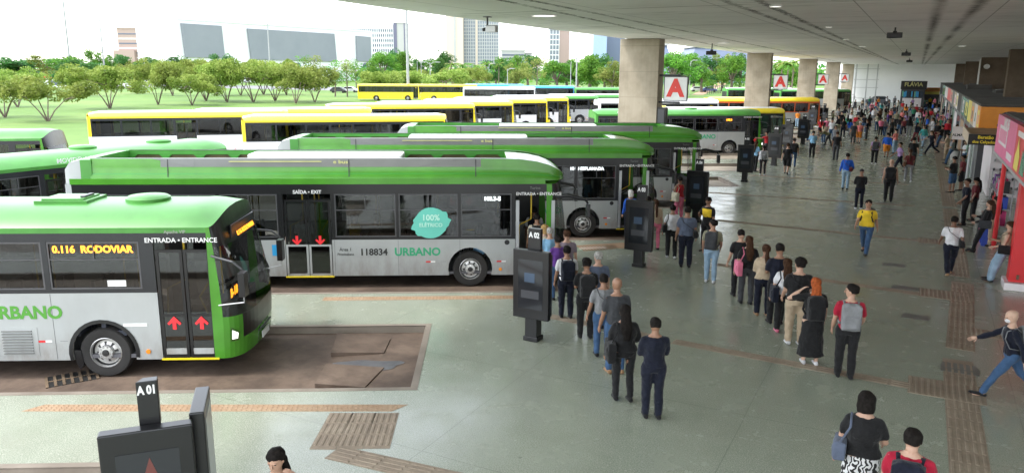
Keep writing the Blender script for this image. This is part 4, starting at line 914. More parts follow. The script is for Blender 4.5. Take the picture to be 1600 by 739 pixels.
t = empty('shop_sign', (XS-.02, 23.85, 0)); tag(t, 'large pink sign band with pale lettering panels on the nearest shop', 'sign')
mb = MB(); mb.box(-.08, .1, 2.2, 8.4, 2.96, 4.24, M_pink); mb.box(.1, 6, 8.2, 8.4, 2.96, 4.24, M_pink); mb.build('sign_board', t)
mb = MB(); mb.box(-.09, -.081, 4.6, 7.2, 3.35, 3.95, M_palegr); mb.box(-.09, -.081, 2.7, 4.2, 3.1, 3.3, M_palegr)
for k in range(7): mb.box(-.098, -.0905, 4.8+k*.33, 4.95+k*.33, 3.45, 3.85, M_pink)
mb.build('lettering_panel', t)
text('LANCHES', .42, M_palegr, parent=t, mx=face_mx((-.086, 5.2, 4.07), (0, -1, 0), (0, 0, 1)), bold=.03)
t = empty('shop_sign', (XS-.02, 23.85, 0)); tag(t, 'red sign with a big yellow shape, at the right edge next to the pink sign', 'sign')
mb = MB(); mb.box(-.08, .1, -6, 2.15, 2.96, 4.24, M_sred); mb.build('sign_board', t)
mb = MB()
for i, pts in enumerate(([(1.9, 3.05), (.9, 3.02), (.7, 3.45), (1.1, 3.75), (1.3, 3.95), (1.5, 3.6), (1.8, 3.4)], [(.4, 3.05), (-.6, 3.05), (-.5, 3.5), (.1, 3.7)])):
    P = [Vector((-.09-.002*i, y, z)) for y, z in pts]; mb.face(P, M_yelo if i == 0 else M_sgreen)
mb.box(-.092, -.082, -.5, 1.7, 3.95, 4.1, M_palegr); mb.build('picture', t)
# goods on the floor between the nearest shop and its post: hanging bags and suitcases
gx = G(1545, 300)
def good(nm, c, sz, m, lab, grp='bags and suitcases on display'):
    mb = MB(); mb.cbox((0, 0, sz[2]/2), sz, m); mb.cbox((-.02, 0, sz[2]*.35), (sz[0]*1.15, sz[1]*.7, sz[2]*.45), m); mb.tube([(0, -.08, sz[2]), (0, -.08, sz[2]+.1), (0, .08, sz[2]+.1), (0, .08, sz[2])], .015, M_black, 6)
    o = mb.build(nm, bevel=.05); o.location = c; tag(o, lab, nm.replace('_', ' '), grp); return o
t = empty('display_rack', (2.95, 32.6, 0)); tag(t, 'metal rack holding bags and suitcases between the shoe shop and the pink sign', 'rack')
mb = MB()
for y in (-.9, 2.0):
    for x in (-.2, .25): mb.tube([(x, y, 0), (x, y, 2.0)], .02, M_steel, 6)
mb.build('frame', t)
for z in (.35, .95, 1.5): mb = MB(); mb.box(-.25, .3, -.95, 2.05, z, z+.025, M_steel); mb.build('shelf', t)
M_c = {k: paint('goods_'+k, v, .6, .1) for k, v in dict(pink=(.55, .04, .17), blue=(.03, .07, .4), black=(.015, .015, .018), red=(.5, .03, .03), grey=(.2, .2, .21), purple=(.13, .04, .2)).items()}
cols = [('pink', 'blue', 'black', 'pink'), ('blue', 'black', 'red', 'black'), ('black', 'pink', 'grey', 'purple')]
for zi, z in enumerate((.376, .976, 1.526)):
    for k in range(4):
        cl = cols[zi][k]; good('backpack', (2.95, 31.95+k*.72, z), (.3, .34, .40 if z > .5 else .5), M_c[cl], f"{cl} bag on the {['lowest', 'middle', 'top'][zi]} shelf of the display rack, {['nearest the camera', 'second from the near end', 'third from the near end', 'at the far end'][k]}")
for k, cl in enumerate(('blue', 'pink', 'black')):
    good('suitcase', (2.45, 29.9+k*.75, 0), (.3, .48, .75), M_c[cl], f'{cl} suitcase standing on the floor beside the nearest shop entrance')
M_flav = paint('flavia_lettering', (.45, .42, .16), .5)
# far end: fashion shop front, banner, car, scaffold
a = D(1405, 170, 128); b = D(1438, 170, 128); top = D(1420, 127, 128).z
t = empty('shop', (a.x, a.y, 0)); tag(t, 'dark shop front lettered FLÁVIA at the far end of the platform', 'shop'); W_ = (b-a).x
mb = MB(); mb.box(0, W_+.4, 0, 6, 0, top-1.3, M_dkgrey); mb.box(.3, W_, -.03, -.001, .2, 1.6, M_palegr); mb.build('wall', t); mb = MB(); mb.box(-.1, W_+.6, -.5, 6.2, top-1.3, top, M_black); mb.build('fascia', t)
text('FLÁVIA', .85, M_flav, parent=t, mx=face_mx((W_*.5+.2, -.51, top-.55), (1, 0, 0), (0, 0, 1)), bold=.02)
mb = MB(); r_ = random.Random(2)
for k in range(14): x = .3+k*(W_/14); mb.cbox((x, -.12, 2.2+r_.uniform(-.1, .1)), (.2, .12, .9), r_.choice([M_sgreen, M_navy, M_blue, M_black]))
mb.build('garment', t)
a = D(1439, 170, 130); b = D(1465, 170, 130); zt = D(1450, 137, 130).z
t = empty('shop', (a.x, a.y, 0)); tag(t, 'small shop with an orange and yellow banner right of the FLÁVIA front', 'shop')
mb = MB(); mb.box(0, (b-a).x, 0, 5, 0, zt-.9, M_dkgrey); mb.build('wall', t); mb = MB(); mb.box(-.1, (b-a).x, -.2, -.05, zt-1.1, zt, M_ora); mb.box(-.1, (b-a).x, -.22, -.201, zt-1.1, zt-.65, M_yelo); mb.build('banner', t)
mb = MB(); mb.box(.3, 1.5, -.1, -.01, .1, 1.2, M_sgreen); mb.build('counter', t)
P = D(1371, 155, 140); t = empty('parked_car', (P.x, P.y, 0), R(185)); tag(t, 'dark grey car parked in front of the far white wall', 'car')
def car(t, col, L=4.3):
    mb = MB(); prof = [(-L/2, .35), (-L/2, .85), (-L/2+.25, 1.0), (-L/2+.9, 1.5), (.5, 1.52), (1.25, 1.02), (L/2-.1, .85), (L/2, .6), (L/2, .35)]
    mb.xz(prof, -.86, .86, col); mb.build('body', t, bevel=.08)
    mb = MB(); mb.xz([(-L/2+.45, 1.02), (-L/2+.98, 1.42), (.42, 1.44), (1.05, 1.02)], -.87, .87, M_glassd); mb.build('window', t)
    for x in (-1.35, 1.35):
        for s in (-1, 1): mb = MB(); mb.lathe([(.01, .1), (.2, .1), (.31, .09), (.32, -.09), (.2, -.1)], (0, s, 0), (x, s*.8, .32), M_rubber, 16); mb.build('wheel', t)
    for s in (-1, 1): mb = MB(); mb.cbox((L/2-.02, s*.6, .72), (.06, .3, .13), M_hl); mb.build('headlight', t)
car(t, paint('car_grey', (.10, .11, .13), .25))
for k, (px, py, cl, lab) in enumerate(((530, 152, (.05, .05, .06), 'dark van seen between tree trunks on the far road'), (548, 154, (.45, .45, .47), 'silver car just behind the dark van on the far road'), (690, 128, (.5, .5, .5), 'pale car on the far road near the double street lamp'), (785, 128, (.5, .5, .52), 'pale car on the far road beyond the long white bus'), (905, 127, (.4, .1, .1), 'dark red car on the far road near the tower'), (1110, 122, (.1, .12, .3), 'blue car beyond the bank lawn'), (1092, 124, (.5, .5, .5), 'white car beyond the bank lawn'), (190, 142, (.5, .5, .5), 'white car on the far road left'), (80, 130, (.35, .05, .05), 'red car at the far left road'))):
    P = D(px, py, 200+5*k); t = empty('parked_car', (P.x, P.y, -.12), R(20)); tag(t, lab, 'car', 'cars on the far road'); car(t, paint('car_%d' % k, cl, .25))
P = D(1334, 150, 120); t = empty('scaffold', (P.x, P.y, 0)); tag(t, 'thin metal scaffold tower in front of the far white wall', 'scaffold')
mb = MB()
for x in (0, 1.6, 3.0):
    for y in (0, 1.6): mb.tube([(x, y, 0), (x, y, CZ-.3)], .05, M_steel, 6)
for z in (1.8, 3.4, 4.6, 6.2): mb.tube([(-.2, 0, z), (3.3, 0, z)], .04, M_steel, 6)
mb.build('frame', t)
for px, py, l in ((1491, 250, 'white bin beside the shop row, near a leaning woman'), (1269, 232, 'grey bin beside the black totem near the orange bus')):
    P = G(px, py); t = empty('litter_bin', (P.x, P.y, 0)); tag(t, l, 'bin')
    mb = MB(); mb.lathe([(.24, 0), (.29, .6), (.31, .62)], (0, 0, 1), (0, 0, 0), M_white, 18); mb.build('bin_body', t, smooth=True); mb = MB(); mb.lathe([(.32, .62), (.30, .70), (.01, .74)], (0, 0, 1), (0, 0, 0), M_dkgrey, 18); mb.build('lid', t, smooth=True)
# ------------------------------------------------------------------ trees, masts, far buildings
L_yel = mat_leaf('leaf_yellow_green', (.13, .19, .03), (.27, .32, .075)); L_mid = mat_leaf('leaf_mid_green', (.06, .16, .02), (.14, .27, .035)); L_dk = mat_leaf('leaf_dark_green', (.035, .11, .03), (.08, .18, .04)); L_dry = mat_leaf('leaf_olive', (.14, .20, .04), (.24, .27, .07))
M_bark = mat_noise3('bark', 3, [(.3, (.10, .075, .055)), (.7, (.2, .16, .13))], .9, .5, 12)
def leaves(mb, c, rad, n, s, m, rr, shell=.6):
    for _ in range(n):
        while True:
            v = Vector((rr.uniform(-1, 1), rr.uniform(-1, 1), rr.uniform(-1, 1)))
            if .05 < v.length <= 1: break
        v = v.normalized()*(v.length**shell); p = Vector((c[0]+v.x*rad[0], c[1]+v.y*rad[1], c[2]+v.z*rad[2]))
        a = Vector((rr.gauss(0, 1), rr.gauss(0, 1), rr.gauss(0, .7))).normalized(); b = a.cross(Vector((rr.gauss(0, 1), rr.gauss(0, 1), rr.gauss(0, 1)))).normalized(); q = s*rr.uniform(.6, 1.3)
        i = len(mb.v); mb.v += [p-a*q, p+b*q*.55, p+a*q, p-b*q*.55]; mb.f.append((i, i+1, i+2, i+3)); mb.m.append(mb.mi(m))
def make_tree(seed, kind):
    rr = random.Random(seed); tr = MB(); cr = MB()
    if kind == 'flat':      # low umbrella tree, several stems from one foot
        H_ = 5.2; tips = []
        for k in range(rr.randint(4, 6)):
            a = 2*math.pi*k/5+rr.uniform(-.4, .4); r1 = rr.uniform(1.2, 2.0); p1 = Vector((math.cos(a)*r1*.4, math.sin(a)*r1*.4, 1.2)); p2 = Vector((math.cos(a)*r1, math.sin(a)*r1, 2.6+rr.uniform(-.2, .3)))
            tr.tube([(0, 0, -.1), p1, p2], [.09, .06, .045], M_bark, 6, False)
            for j in range(3):
                b = a+rr.uniform(-.8, .8); r2 = r1+rr.uniform(.3, 1.8); p3 = Vector((math.cos(b)*r2, math.sin(b)*r2, 3.5+rr.uniform(-1.2, .6)-r2*.12+.3)); tr.tube([p2, (p2+p3)/2+Vector((0, 0, -.15)), p3], [.055, .04, .02], M_bark, 5, False); tips.append(p3)
                for q in range(2): p4 = p3+Vector((rr.uniform(-.9, .9), rr.uniform(-.9, .9), rr.uniform(.2, .7))); tr.tube([p3, p4], [.02, .008], M_bark, 4, False); tips.append(p4)
        for p in tips: leaves(cr, p, (rr.uniform(.75, 1.2), rr.uniform(.75, 1.2), rr.uniform(.5, .85)), 160, .16, L_yel, rr, .5)
    elif kind == 'big':
        tr.tube([(0, 0, -.2), (.1, 0, 2), (0, .1, 3.6)], [.42, .32, .26], M_bark, 8, False); m = (L_mid, L_dk, L_mid, L_mid, L_dk, L_dry)[seed % 6]
        for k in range(11):
            a = rr.uniform(0, 6.3); r1 = rr.uniform(.6, 3.4); z = rr.uniform(3.2, 8.6)-r1*.25; p = Vector((math.cos(a)*r1, math.sin(a)*r1, z)); tr.tube([(0, 0, 3.2), (p*.5+Vector((0, 0, 1.8))), p], [.18, .1, .04], M_bark, 5, False)
            for q in range(4): c = p+Vector((rr.uniform(-1, 1), rr.uniform(-1, 1), rr.uniform(-.7, .7))); leaves(cr, c, (rr.uniform(.9, 1.6), rr.uniform(.9, 1.6), rr.uniform(.7, 1.2)), 80, .24, m, rr, .5)
    elif kind == 'slim':
        tr.tube([(0, 0, -.1), (.1, 0, 2.5), (0, 0, 5)], [.13, .1, .05], M_bark, 6, False)
        for k in range(12):
            a = rr.uniform(0, 6.3); z = rr.uniform(2.8, 6.6); r1 = rr.uniform(.4, 1.9)*(1-.5*abs(z-4.5)/3); p = Vector((math.cos(a)*r1, math.sin(a)*r1, z)); tr.tube([(0, 0, z-1), p], [.05, .015], M_bark, 4, False); leaves(cr, p, (.9, .9, .7), 65, .14, L_dry if seed % 2 else L_mid, rr, .6)
    else:                   # palm
        tr.tube([(0, 0, -.1), (.1, 0, 4), (.15, 0, 8)], [.22, .17, .15], M_bark, 8, False)
        for k in range(18):
            a = 2*math.pi*k/18; up = rr.uniform(.1, 1.3); prev = Vector((.15, 0, 8)); d = Vector((math.cos(a), math.sin(a), up)).normalized()
            for j in range(9):
                nx = prev+d*.34; d = (d-Vector((0, 0, .17))).normalized(); s = Vector((-math.sin(a), math.cos(a), 0))*.38*(1-j/11)
                for sg in (-1, 1): i = len(cr.v); cr.v += [prev, prev+s*sg-Vector((0, 0, .15)), nx+s*sg-Vector((0, 0, .2)), nx]; cr.f.append((i, i+1, i+2, i+3)); cr.m.append(cr.mi(L_dry if k % 3 == 0 else L_mid))
                prev = nx
    return tr.mesh('trunk'), cr.mesh('crown')
TREES = {k: [make_tree(s+10*i, k) for s in range(n)] for i, (k, n) in enumerate((('flat', 6), ('big', 6), ('slim', 4), ('palm', 2)))}
for k in TREES:
    for tr, cr in TREES[k]: tr.shade_smooth()
def tree(P, kind, var, h, label, group, rz=0., wide=1.):
    base = {'flat': 4.7, 'big': 9.4, 'slim': 7.2, 'palm': 9.6}[kind]; s = h/base; tr, cr = TREES[kind][var % len(TREES[kind])]
    t = empty({'flat': 'umbrella_tree', 'big': 'broad_tree', 'slim': 'slender_tree', 'palm': 'palm_tree'}[kind], (P.x, P.y, -.13), rz); t.scale = (s*wide, s*wide, s); tag(t, label, 'palm' if kind == 'palm' else 'tree', group)
    for nm, me in (('trunk', tr), ('crown', cr)): o = bpy.data.objects.new(nm, me); C.objects.link(o); o.parent = t
    return t
def groundray(px, d): p = D(px, 106, d); return Vector((p.x, p.y, 0))
def hpx(px, y0, y1, d): return D(px, y1, d).z-D(px, y0, d).z
# small umbrella trees on the lawn: (px, foot y, top y, width factor)
FL = [(8, 184, 120, 1.1, 'cut by the left edge'), (75, 190, 125, 1.15, 'in front of the left part of the lawn'), (172, 170, 107, 1.3, 'with many bare stems, left of the yellow bus roof'), (247, 164, 100, .9, 'behind the rear of the yellow bus, left'), (300, 165, 118, 1.1, 'low, above the yellow bus roof'), (322, 158, 100, 1.2, 'with a dark heart, above the yellow bus roof'), (355, 160, 102, 1.1, 'in the middle of the row above the yellow roofs'), (396, 160, 98, 1.3, 'tallest of the thick clump above the yellow roofs'), (430, 158, 100, 1.2, 'in the thick clump above the yellow roofs, right part'), (462, 162, 106, 1.2, 'with forked stems right of the thick clump'), (492, 160, 108, 1.0, 'leaning at the right end of the thick clump'), (595, 152, 116, 1.2, 'left of the thick light mast'), (630, 150, 113, 1.0, 'just behind the thick light mast'), (690, 151, 112, 1.5, 'right of the thick light mast'), (738, 147, 108, 1.1, 'standing alone right of the yellow parked buses'), (28, 168, 112, 1.0, 'behind two nearer ones at the left'), (270, 150, 98, 1.0, 'far back on the lawn left of the library'), (120, 150, 110, .8, 'small and far back on the left lawn'), (338, 150, 99, 1.3, 'behind the middle of the row'), (376, 149, 98, 1.3, 'behind the thick clump, left'), (412, 148, 99, 1.3, 'behind the thick clump, middle'), (448, 149, 100, 1.3, 'behind the thick clump, right'), (660, 143, 112, 1.4, 'between the mast and the yellow parked buses'), (715, 143, 110, 1.3, 'just left of the one standing alone'), (215, 147, 103, 1.2, 'far back below the pink tower')]
for i, (px, yf, yt, wd, lab) in enumerate(FL):
    P = G(px, yf, -.13); d = (P-CAM).dot(FW); h = hpx(px, yf, yt, d); tree(P, 'flat', i, h, 'low spreading yellow-green tree '+lab, 'umbrella trees on the lawn', i*1.3, wd*5.0/h if h > 5.5 else wd)
SL = [(490, 110, 85, 3), (522, 155, 92, 2), (541, 158, 92, 1), (556, 128, 92, 0), (840, 148, 87, 3), (476, 118, 85, 2)]
for i, (px, yf, yt, v) in enumerate(SL):
    d = 170 if yf > 135 else 210; P = groundray(px, d); h = max(5, D(px, yt, d).z); tree(P, 'slim', v, h, ['slender tree in front of the library, leftmost of a group', 'slender tree with thin trunk in front of the library end', 'slender loose tree right of the library end', 'slender tree just left of the office block', 'bare-trunked loose tree in front of the far blue bus', 'slender tree low in front of the long library wall'][i], 'slender trees', i, 1.2)
bl = [(60, 88, 260, 3.), (85, 84, 250, 1.9), (105, 89, 230, 1.4), (125, 92, 210, 1.5), (150, 76, 420, 1.3), (172, 80, 430, 1.2), (182, 84, 330, 1.3), (212, 92, 330, 1.2), (235, 90, 330, 1.2), (262, 88, 240, 2.1), (290, 92, 250, 1.6), (14, 96, 260, 1.8), (352, 82, 270, .9), (35, 95, 300, 1.6), (598, 82, 260, 1.3), (615, 78, 280, 1.2), (632, 79, 270, 1.2), (585, 90, 250, 1.0), (662, 88, 300, 1.0), (645, 92, 320, 1.0), (682, 92, 300, 1.2), (697, 78, 290, 1.0), (790, 88, 280, 1.1), (806, 80, 290, 1.3), (825, 84, 300, 1.2), (808, 95, 230, 1.0), (870, 96, 220, 1.2), (886, 93, 230, 1.2), (903, 90, 230, 1.2), (922, 78, 200, 1.25), (945, 82, 210, 1.1), (958, 92, 190, 1.0), (1052, 82, 180, 1.2), (1068, 92, 200, 1.2), (1085, 82, 230, 1.1), (1098, 90, 220, 1.1), (1115, 84, 240, 1.1), (1130, 80, 240, 1.1), (1145, 88, 220, 1.1), (1158, 82, 230, 1.0), (1226, 92, 190, 1.0), (1238, 92, 180, 1.0), (775, 92, 260, 1.0)]
desc = ['dark green', 'bright green', 'dusty green', 'deep green', 'rounded', 'loose crowned']
def where(px):
    for a, w_ in ((50, 'at the far left edge'), (110, 'behind the left lawn'), (160, 'near the two left masts'), (200, 'left of the pink tower'), (245, 'below the pink tower'), (300, 'left of the library'), (370, 'between the two grey library panels'), (600, 'right of the library'), (640, 'below the white gridded office block'), (700, 'left of the twin office towers'), (780, 'below the twin office towers'), (835, 'between the twin and the single tower'), (895, 'below the single far tower'), (935, 'below the pale blue slab building'), (970, 'touching the nearest column on its left'), (1060, 'right beside the nearest column'), (1100, 'under the dark sloping theatre roof, left'), (1135, 'under the dark sloping theatre roof, right'), (1170, 'left of the second column')):
        if px < a: return w_
    return 'between the second and third columns'
cnt = {}
for i, (px, yt, d, wd) in enumerate(bl):
    w_ = where(px); k = cnt.get(w_, 0); cnt[w_] = k+1; P = groundray(px, d); h = D(px, yt, d).z+.1
    tree(P, 'big', i, h, f"{desc[(k*2+i) % 6]} tree {w_}"+['', ', its lower neighbour', ', third of that clump', ', fourth of that clump', ', fifth of that clump'][k], 'trees behind the lawn and yard', i*1.7, wd*max(.55, min(1.3, 10./h)))
for i, (px, yt, d) in enumerate(((1221, 90, 175), (1231, 91, 165), (1240, 90, 170), (706, 95, 260), (724, 96, 250), (745, 97, 240), (760, 94, 255), (779, 95, 245))):
    P = groundray(px, d); tree(P, 'palm', i, D(px, yt, d).z+.1, ['left palm between the second and third columns', 'middle palm between the second and third columns', 'right palm between the second and third columns', 'palm below the left edge of the twin towers', 'second palm below the twin towers', 'third palm below the twin towers', 'fourth palm below the twin towers', 'palm right of the twin towers'][i], 'palm trees', i)
mb = MB(); r_ = random.Random(4)      # far belt of woodland that reads as one mass
for k in range(420):
    px = r_.uniform(-150, 1300); d = r_.uniform(330, 520); P = groundray(px, d)
    if 545 > px > 275: continue
    leaves(mb, (P.x, P.y, r_.uniform(1, 5)), (r_.uniform(5, 9), r_.uniform(5, 9), r_.uniform(3, 5)), 60, .9, L_dk if k % 3 else L_mid, r_, .5)
struct(mb.build('woodland', fix=False), kind='stuff')
# masts and lamps
M_mast = paint('pale_mast', (.30, .31, .32), .5)
def mast(px, ybase, ytop, d, r, lab, arms=0, pxt=None):
    P = groundray(px, d); h = D(pxt or px, ytop, d).z; t = empty('light_mast', (P.x, P.y, -.13)); tag(t, lab, 'lamp post', 'lamp posts and masts')
    mb = MB(); mb.tube([(0, 0, 0), (0, 0, h+.13)], [r, r*.55], M_mast, 10); mb.build('pole', t, smooth=True)
    if arms:
        mb = MB()
        for s in ((-1, 1) if arms == 2 else (1,)):
            v = RT*s; L_ = .9+.8*(arms == 2); mb.tube([(0, 0, h-.4), (v.x*L_*.5, v.y*L_*.5, h+.2), (v.x*L_, v.y*L_, h+.25)], .07, M_mast, 6); mb.cbox((v.x*L_*1.15, v.y*L_*1.15, h+.2), (1.0, .6, .16), M_mast)
        mb.build('lamp_head', t)
mast(637, 155, -60, 150, .30, 'thick white mast rising in front of the office block', 0, 634)
mast(110, 88, -60, 230, .34, 'tall pale mast at the far left'); mast(163, 100, 2, 240, .30, 'second tall mast at the left with a lamp head on top', 2, 154); mast(422, 105, 27, 215, .24, 'lamp mast standing in front of the long library wall', 2)
mast(226, 108, 83, 200, .13, 'thin lamp pole below the pink tower', 1); mast(901, 128, 52, 175, .2, 'slim tall pole left of the nearest column', 0); mast(892, 134, 98, 150, .1, 'short thin pole near the green parked bus', 0); mast(793, 128, 108, 170, .12, 'short white pole beyond the yellow noses', 1)
mast(672, 125, 98, 190, .13, 'curved double street lamp left of the twin towers', 2); mast(658, 122, 92, 200, .1, 'thin lamp pole beside the double street lamp', 1); mast(1079, 122, 95, 190, .11, 'thin lamp pole on the bank lawn', 1); mast(652, 124, 96, 195, .1, 'thin bare pole just right of the thick mast', 0); mast(764, 128, 100, 200, .1, 'thin pole below the twin towers', 1)
# buildings
M_bwhite = paint('far_white_wall', (.74, .75, .76), .7); M_bgrey = mat_noise3('library_grey', .06, [(.3, (.21, .23, .26)), (.7, (.25, .27, .30))], .7); M_bcream = paint('far_cream_wall', (.60, .50, .42), .7); M_bpink = paint('far_pink_wall', (.38, .28, .25), .7)
M_win = paint('far_window', (.10, .12, .17), .2); M_winb = paint('far_blue_window', (.19, .22, .26), .2); M_bdark = paint('far_dark_wall', (.13, .13, .20), .6); M_bconc = paint('far_grey_wall', (.42, .42, .42), .8)
def block(px0, px1, ytop, d0, d1=None, depth=20, name='building', label='', mwall=None, thick=None):
    d1 = d1 or d0; a = groundray(px0, d0); b = groundray(px1, d1); v = b-a; W_ = v.length; ang = math.atan2(v.y, v.x); H_ = D((px0+px1)/2, ytop, (d0+d1)/2).z
    t = empty(name, (a.x, a.y, -.12), ang); tag(t, label, 'building'); mb = MB(); mb.box(0, W_, 0, depth, 0, H_+.12, mwall or M_bwhite); mb.build('wall', t)
    mb = MB(); mb.box(-.4, W_+.4, -.4, depth+.4, H_+.12, H_+.8, mwall or M_bwhite); mb.build('roof', t); return t, W_, H_
t, W_, H_ = block(188, 243, 46, 620, label='pinkish tower with horizontal bands far left', mwall=M_bpink, depth=30, name='office_tower')
for k in range(9): mb = MB(); z = H_*(.08+.1*k); mb.box(.6, W_-.6, -.12, -.01, z, z+H_*.028, M_bwhite if k % 2 else M_win); mb.build('window_band', t)
mb = MB(); mb.box(W_*.55, W_*.62, -.2, -.121, H_*.62, H_*.95, M_bdark); mb.build('stair_slot', t); mb = MB(); mb.box(-2.5, W_*.5, -4, 0, 0, H_*.55, M_bpink); mb.build('lower_wing', t)
# national library: white with leaning grey screens and an arcade
t, W_, H_ = block(284, 582, 43, 330, 430, 30, 'library_building', 'long white library with huge grey screens and small arches at its foot', M_bwhite)
def u_of(px):
    a = groundray(284, 330); b = groundray(582, 430); v = (b-a); ry = groundray(px, 400)-Vector((0, 0, 0)); ry.z = 0
    den = v.x*ry.y-v.y*ry.x; s = (-(a.x*ry.y-a.y*ry.x))/den; return s*v.length
def zat(px, y):
    a = groundray(284, 330); b = groundray(582, 430); s = u_of(px)/(b-a).length; P = a.lerp(b, s); d = (P-Vector((0, 0, CAMZ))).dot(FW); 
    return D(px, y, d/1.0).z+.12
for (x0, x1, y0a, y0b, y1a, y1b, sl) in ((287, 349, 38, 42, 90, 91, 3), (389, 523, 46, 54, 93, 97, 3), (557, 579, 57, 59, 96, 97, 0)):
    mb = MB(); u0, u1 = u_of(x0), u_of(x1); ub0, ub1 = u_of(x0+sl), u_of(x1+(2 if sl else 0)); q = [(ub0, zat(x0, y1a)), (ub1, zat(x1, y1b)), (u1, zat(x1, y0b)), (u0, zat(x0, y0a))]
    mb.xz(q, -.9, -.02, M_bgrey); mb.build('screen_wall', t)
for px in list(range(303, 345, 15))+list(range(393, 475, 12))+[571]:
    mb = MB(); u = u_of(px); z0, z1 = zat(px, 107), zat(px, 98.5); r_ = (u_of(px+4)-u); pts = [(u-r_, z0)]+[(u-r_*math.cos(math.pi*k/8), z1-r_*.7+r_*.7*math.sin(math.pi*k/8)) for k in range(9)]+[(u+r_, z0)]
    mb.xz(pts, -.5, -.03, M_win); mb.build('arch', t)
t, W_, H_ = block(530, 617, 41, 610, label='white gridded office block right of the library', depth=18, name='office_block')
for k in range(9):
    z = H_*(.12+.095*k); mb = MB()
    for j in range(26): x = W_*(.015+.0375*j); mb.box(x, x+W_*.022, -.15, -.01, z, z+H_*.055, M_win if (j*7+k*3) % 5 else M_winb)
    mb.build('window_row', t)
t, W_, H_ = block(616, 634, 37.5, 600, depth=22, label='grey stair tower with a dark strip at the end of the gridded office block', mwall=M_bconc, name='stair_tower')
mb = MB(); mb.box(0, W_*.3, -.2, -.01, 0, H_, M_bdark); mb.box(W_*.9, W_, -.2, -.01, 0, H_, M_bdark); mb.build('dark_strip', t)
t, W_, H_ = block(697, 724, -10, 520, depth=20, label='tall cream tower cut off by the ceiling edge', mwall=M_bcream, name='office_tower')
mb = MB(); mb.box(W_*.45, W_*.58, -.2, -.01, 0, H_, M_bconc); mb.build('recess', t)
t, W_, H_ = block(724, 779, -10, 525, depth=20, label='tall glass gridded tower next to the cream tower', mwall=M_bconc, name='office_tower')
for k in range(15): mb = MB(); x = W_*(.03+.065*k); mb.box(x, x+W_*.042, -.2, -.01, 2, H_, M_winb) if k != 5 else mb.box(x, x+W_*.05, -.5, -.01, 0, H_, M_bcream); mb.build('window_strip', t)
for k in range(24): mb = MB(); z = H_*(.03+.04*k); mb.box(0, W_, -.3, -.201, z, z+.5, M_bconc); mb.build('floor_band', t)
for (a, b, y, d, l) in ((783, 820, 80, 640, 'low grey office block between the towers'), (818, 831, 84, 660, 'small pale office block between the towers, right one')):
    t, W_, H_ = block(a, b, y, d, label=l, depth=20, mwall=M_bconc, name='office_block')
    for k in range(5): mb = MB(); z = H_*(.3+.13*k); mb.box(1, W_-1, -.2, -.01, z, z+H_*.06, M_win); mb.build('window_band', t)
t, W_, H_ = block(873, 889, 49, 600, label='pinkish half of the single far tower', depth=18, mwall=M_bpink, name='office_tower')
t, W_, H_ = block(858, 873, 48, 600, label='blue gridded half of the single far tower', depth=18, mwall=M_winb, name='office_tower')
for k in range(9): mb = MB(); z = H_*(.06+.105*k); mb.box(0, W_, -.3, -.01, z, z+H_*.02, M_bwhite); mb.build('floor_band', t)
for k in range(4): mb = MB(); x = W_*(.0+.32*k); mb.box(x, x+W_*.06, -.5, -.301, 0, H_, M_bwhite); mb.build('pier', t)
M_bdark2 = paint("far_slate_wall", (.12, .15, .22), .5); M_slab = paint('far_blue_slab', (.30, .40, .58), .3)
t, W_, H_ = block(926, 947, 50, 560, label='pale blue slab building left of the nearest column', depth=12, mwall=M_slab, name='office_tower'); t, W_, H_ = block(947, 975, 50, 575, label='darker blue slab building touching the nearest column', depth=12, mwall=M_bdark2, name='office_tower')
# theatre: dark sloping truncated pyramid
def pyr(px0, px1, pt0, pt1, yt, d, label):
    a = groundray(px0, d); b = groundray(px1, d); v = (b-a); W_ = v.length; t = empty('theatre_building', (a.x, a.y, -.12), math.atan2(v.y, v.x)); tag(t, label, 'building')
    u0 = (pt0-px0)/(px1-px0)*W_; u1 = (pt1-px0)/(px1-px0)*W_; H_ = D(px0, yt, d).z; mb = MB(); i = 0; mb.v += [Vector(p) for p in ((0, 0, 0), (W_, 0, 0), (W_, 50, 0), (0, 50, 0), (u0, 12, H_), (u1, 12, H_), (u1, 40, H_), (u0, 40, H_)) ]
    for f in ((0, 1, 5, 4), (1, 2, 6, 5), (2, 3, 7, 6), (3, 0, 4, 7), (4, 5, 6, 7)): mb.f.append(f); mb.m.append(mb.mi(M_bdark2))
    mb.build('sloping_wall', t); mb = MB(); mb.box(u0-1, u1+1, 11, 41, H_, H_+1, M_bconc); mb.build('roof_edge', t)
pyr(1010, 1062, 1020, 1048, 70, 380, 'dark sloping building just right of the nearest column'); pyr(1066, 1215, 1094, 1190, 73, 400, 'dark sloping theatre roof behind the trees between the first two columns')
# fence panels of the building site between the first two columns
M_fen = paint('site_fence', (.55, .42, .22), .7)
t = empty('site_fence', (0, 0, 0)); tag(t, 'row of pale timber posts of a site fence climbing the lawn bank', 'fence')
pa, pb = G(1122, 136, -.1), G(1172, 116, -.1)
for k in range(24):
    s = (1/(1-k/26*.55)-1)/(1/(1-24/26*.55)-1); P = pa.lerp(pb, s); mb = MB(); mb.tube([(P.x, P.y, -.12), (P.x, P.y, 2.6+.3*math.sin(k))], .12, M_fen, 5); mb.build('post', t)
mb = MB(); mb.tube([(pa.x, pa.y, 2), (pb.x, pb.y, 2)], .1, M_fen, 5); mb.tube([(pa.x, pa.y, 1), (pb.x, pb.y, 1)], .1, M_fen, 5); mb.build('rail', t)
t = empty('railing', (0, 0, 0)); tag(t, 'dark railing with close posts at the foot of the dirt path', 'railing'); pa, pb = G(1105, 148, -.1), G(1137, 145, -.1)
for k in range(12): P = pa.lerp(pb, k/11); mb = MB(); mb.tube([(P.x, P.y, -.12), (P.x, P.y, 2.)], .08, M_dkgrey, 5); mb.build('post', t)
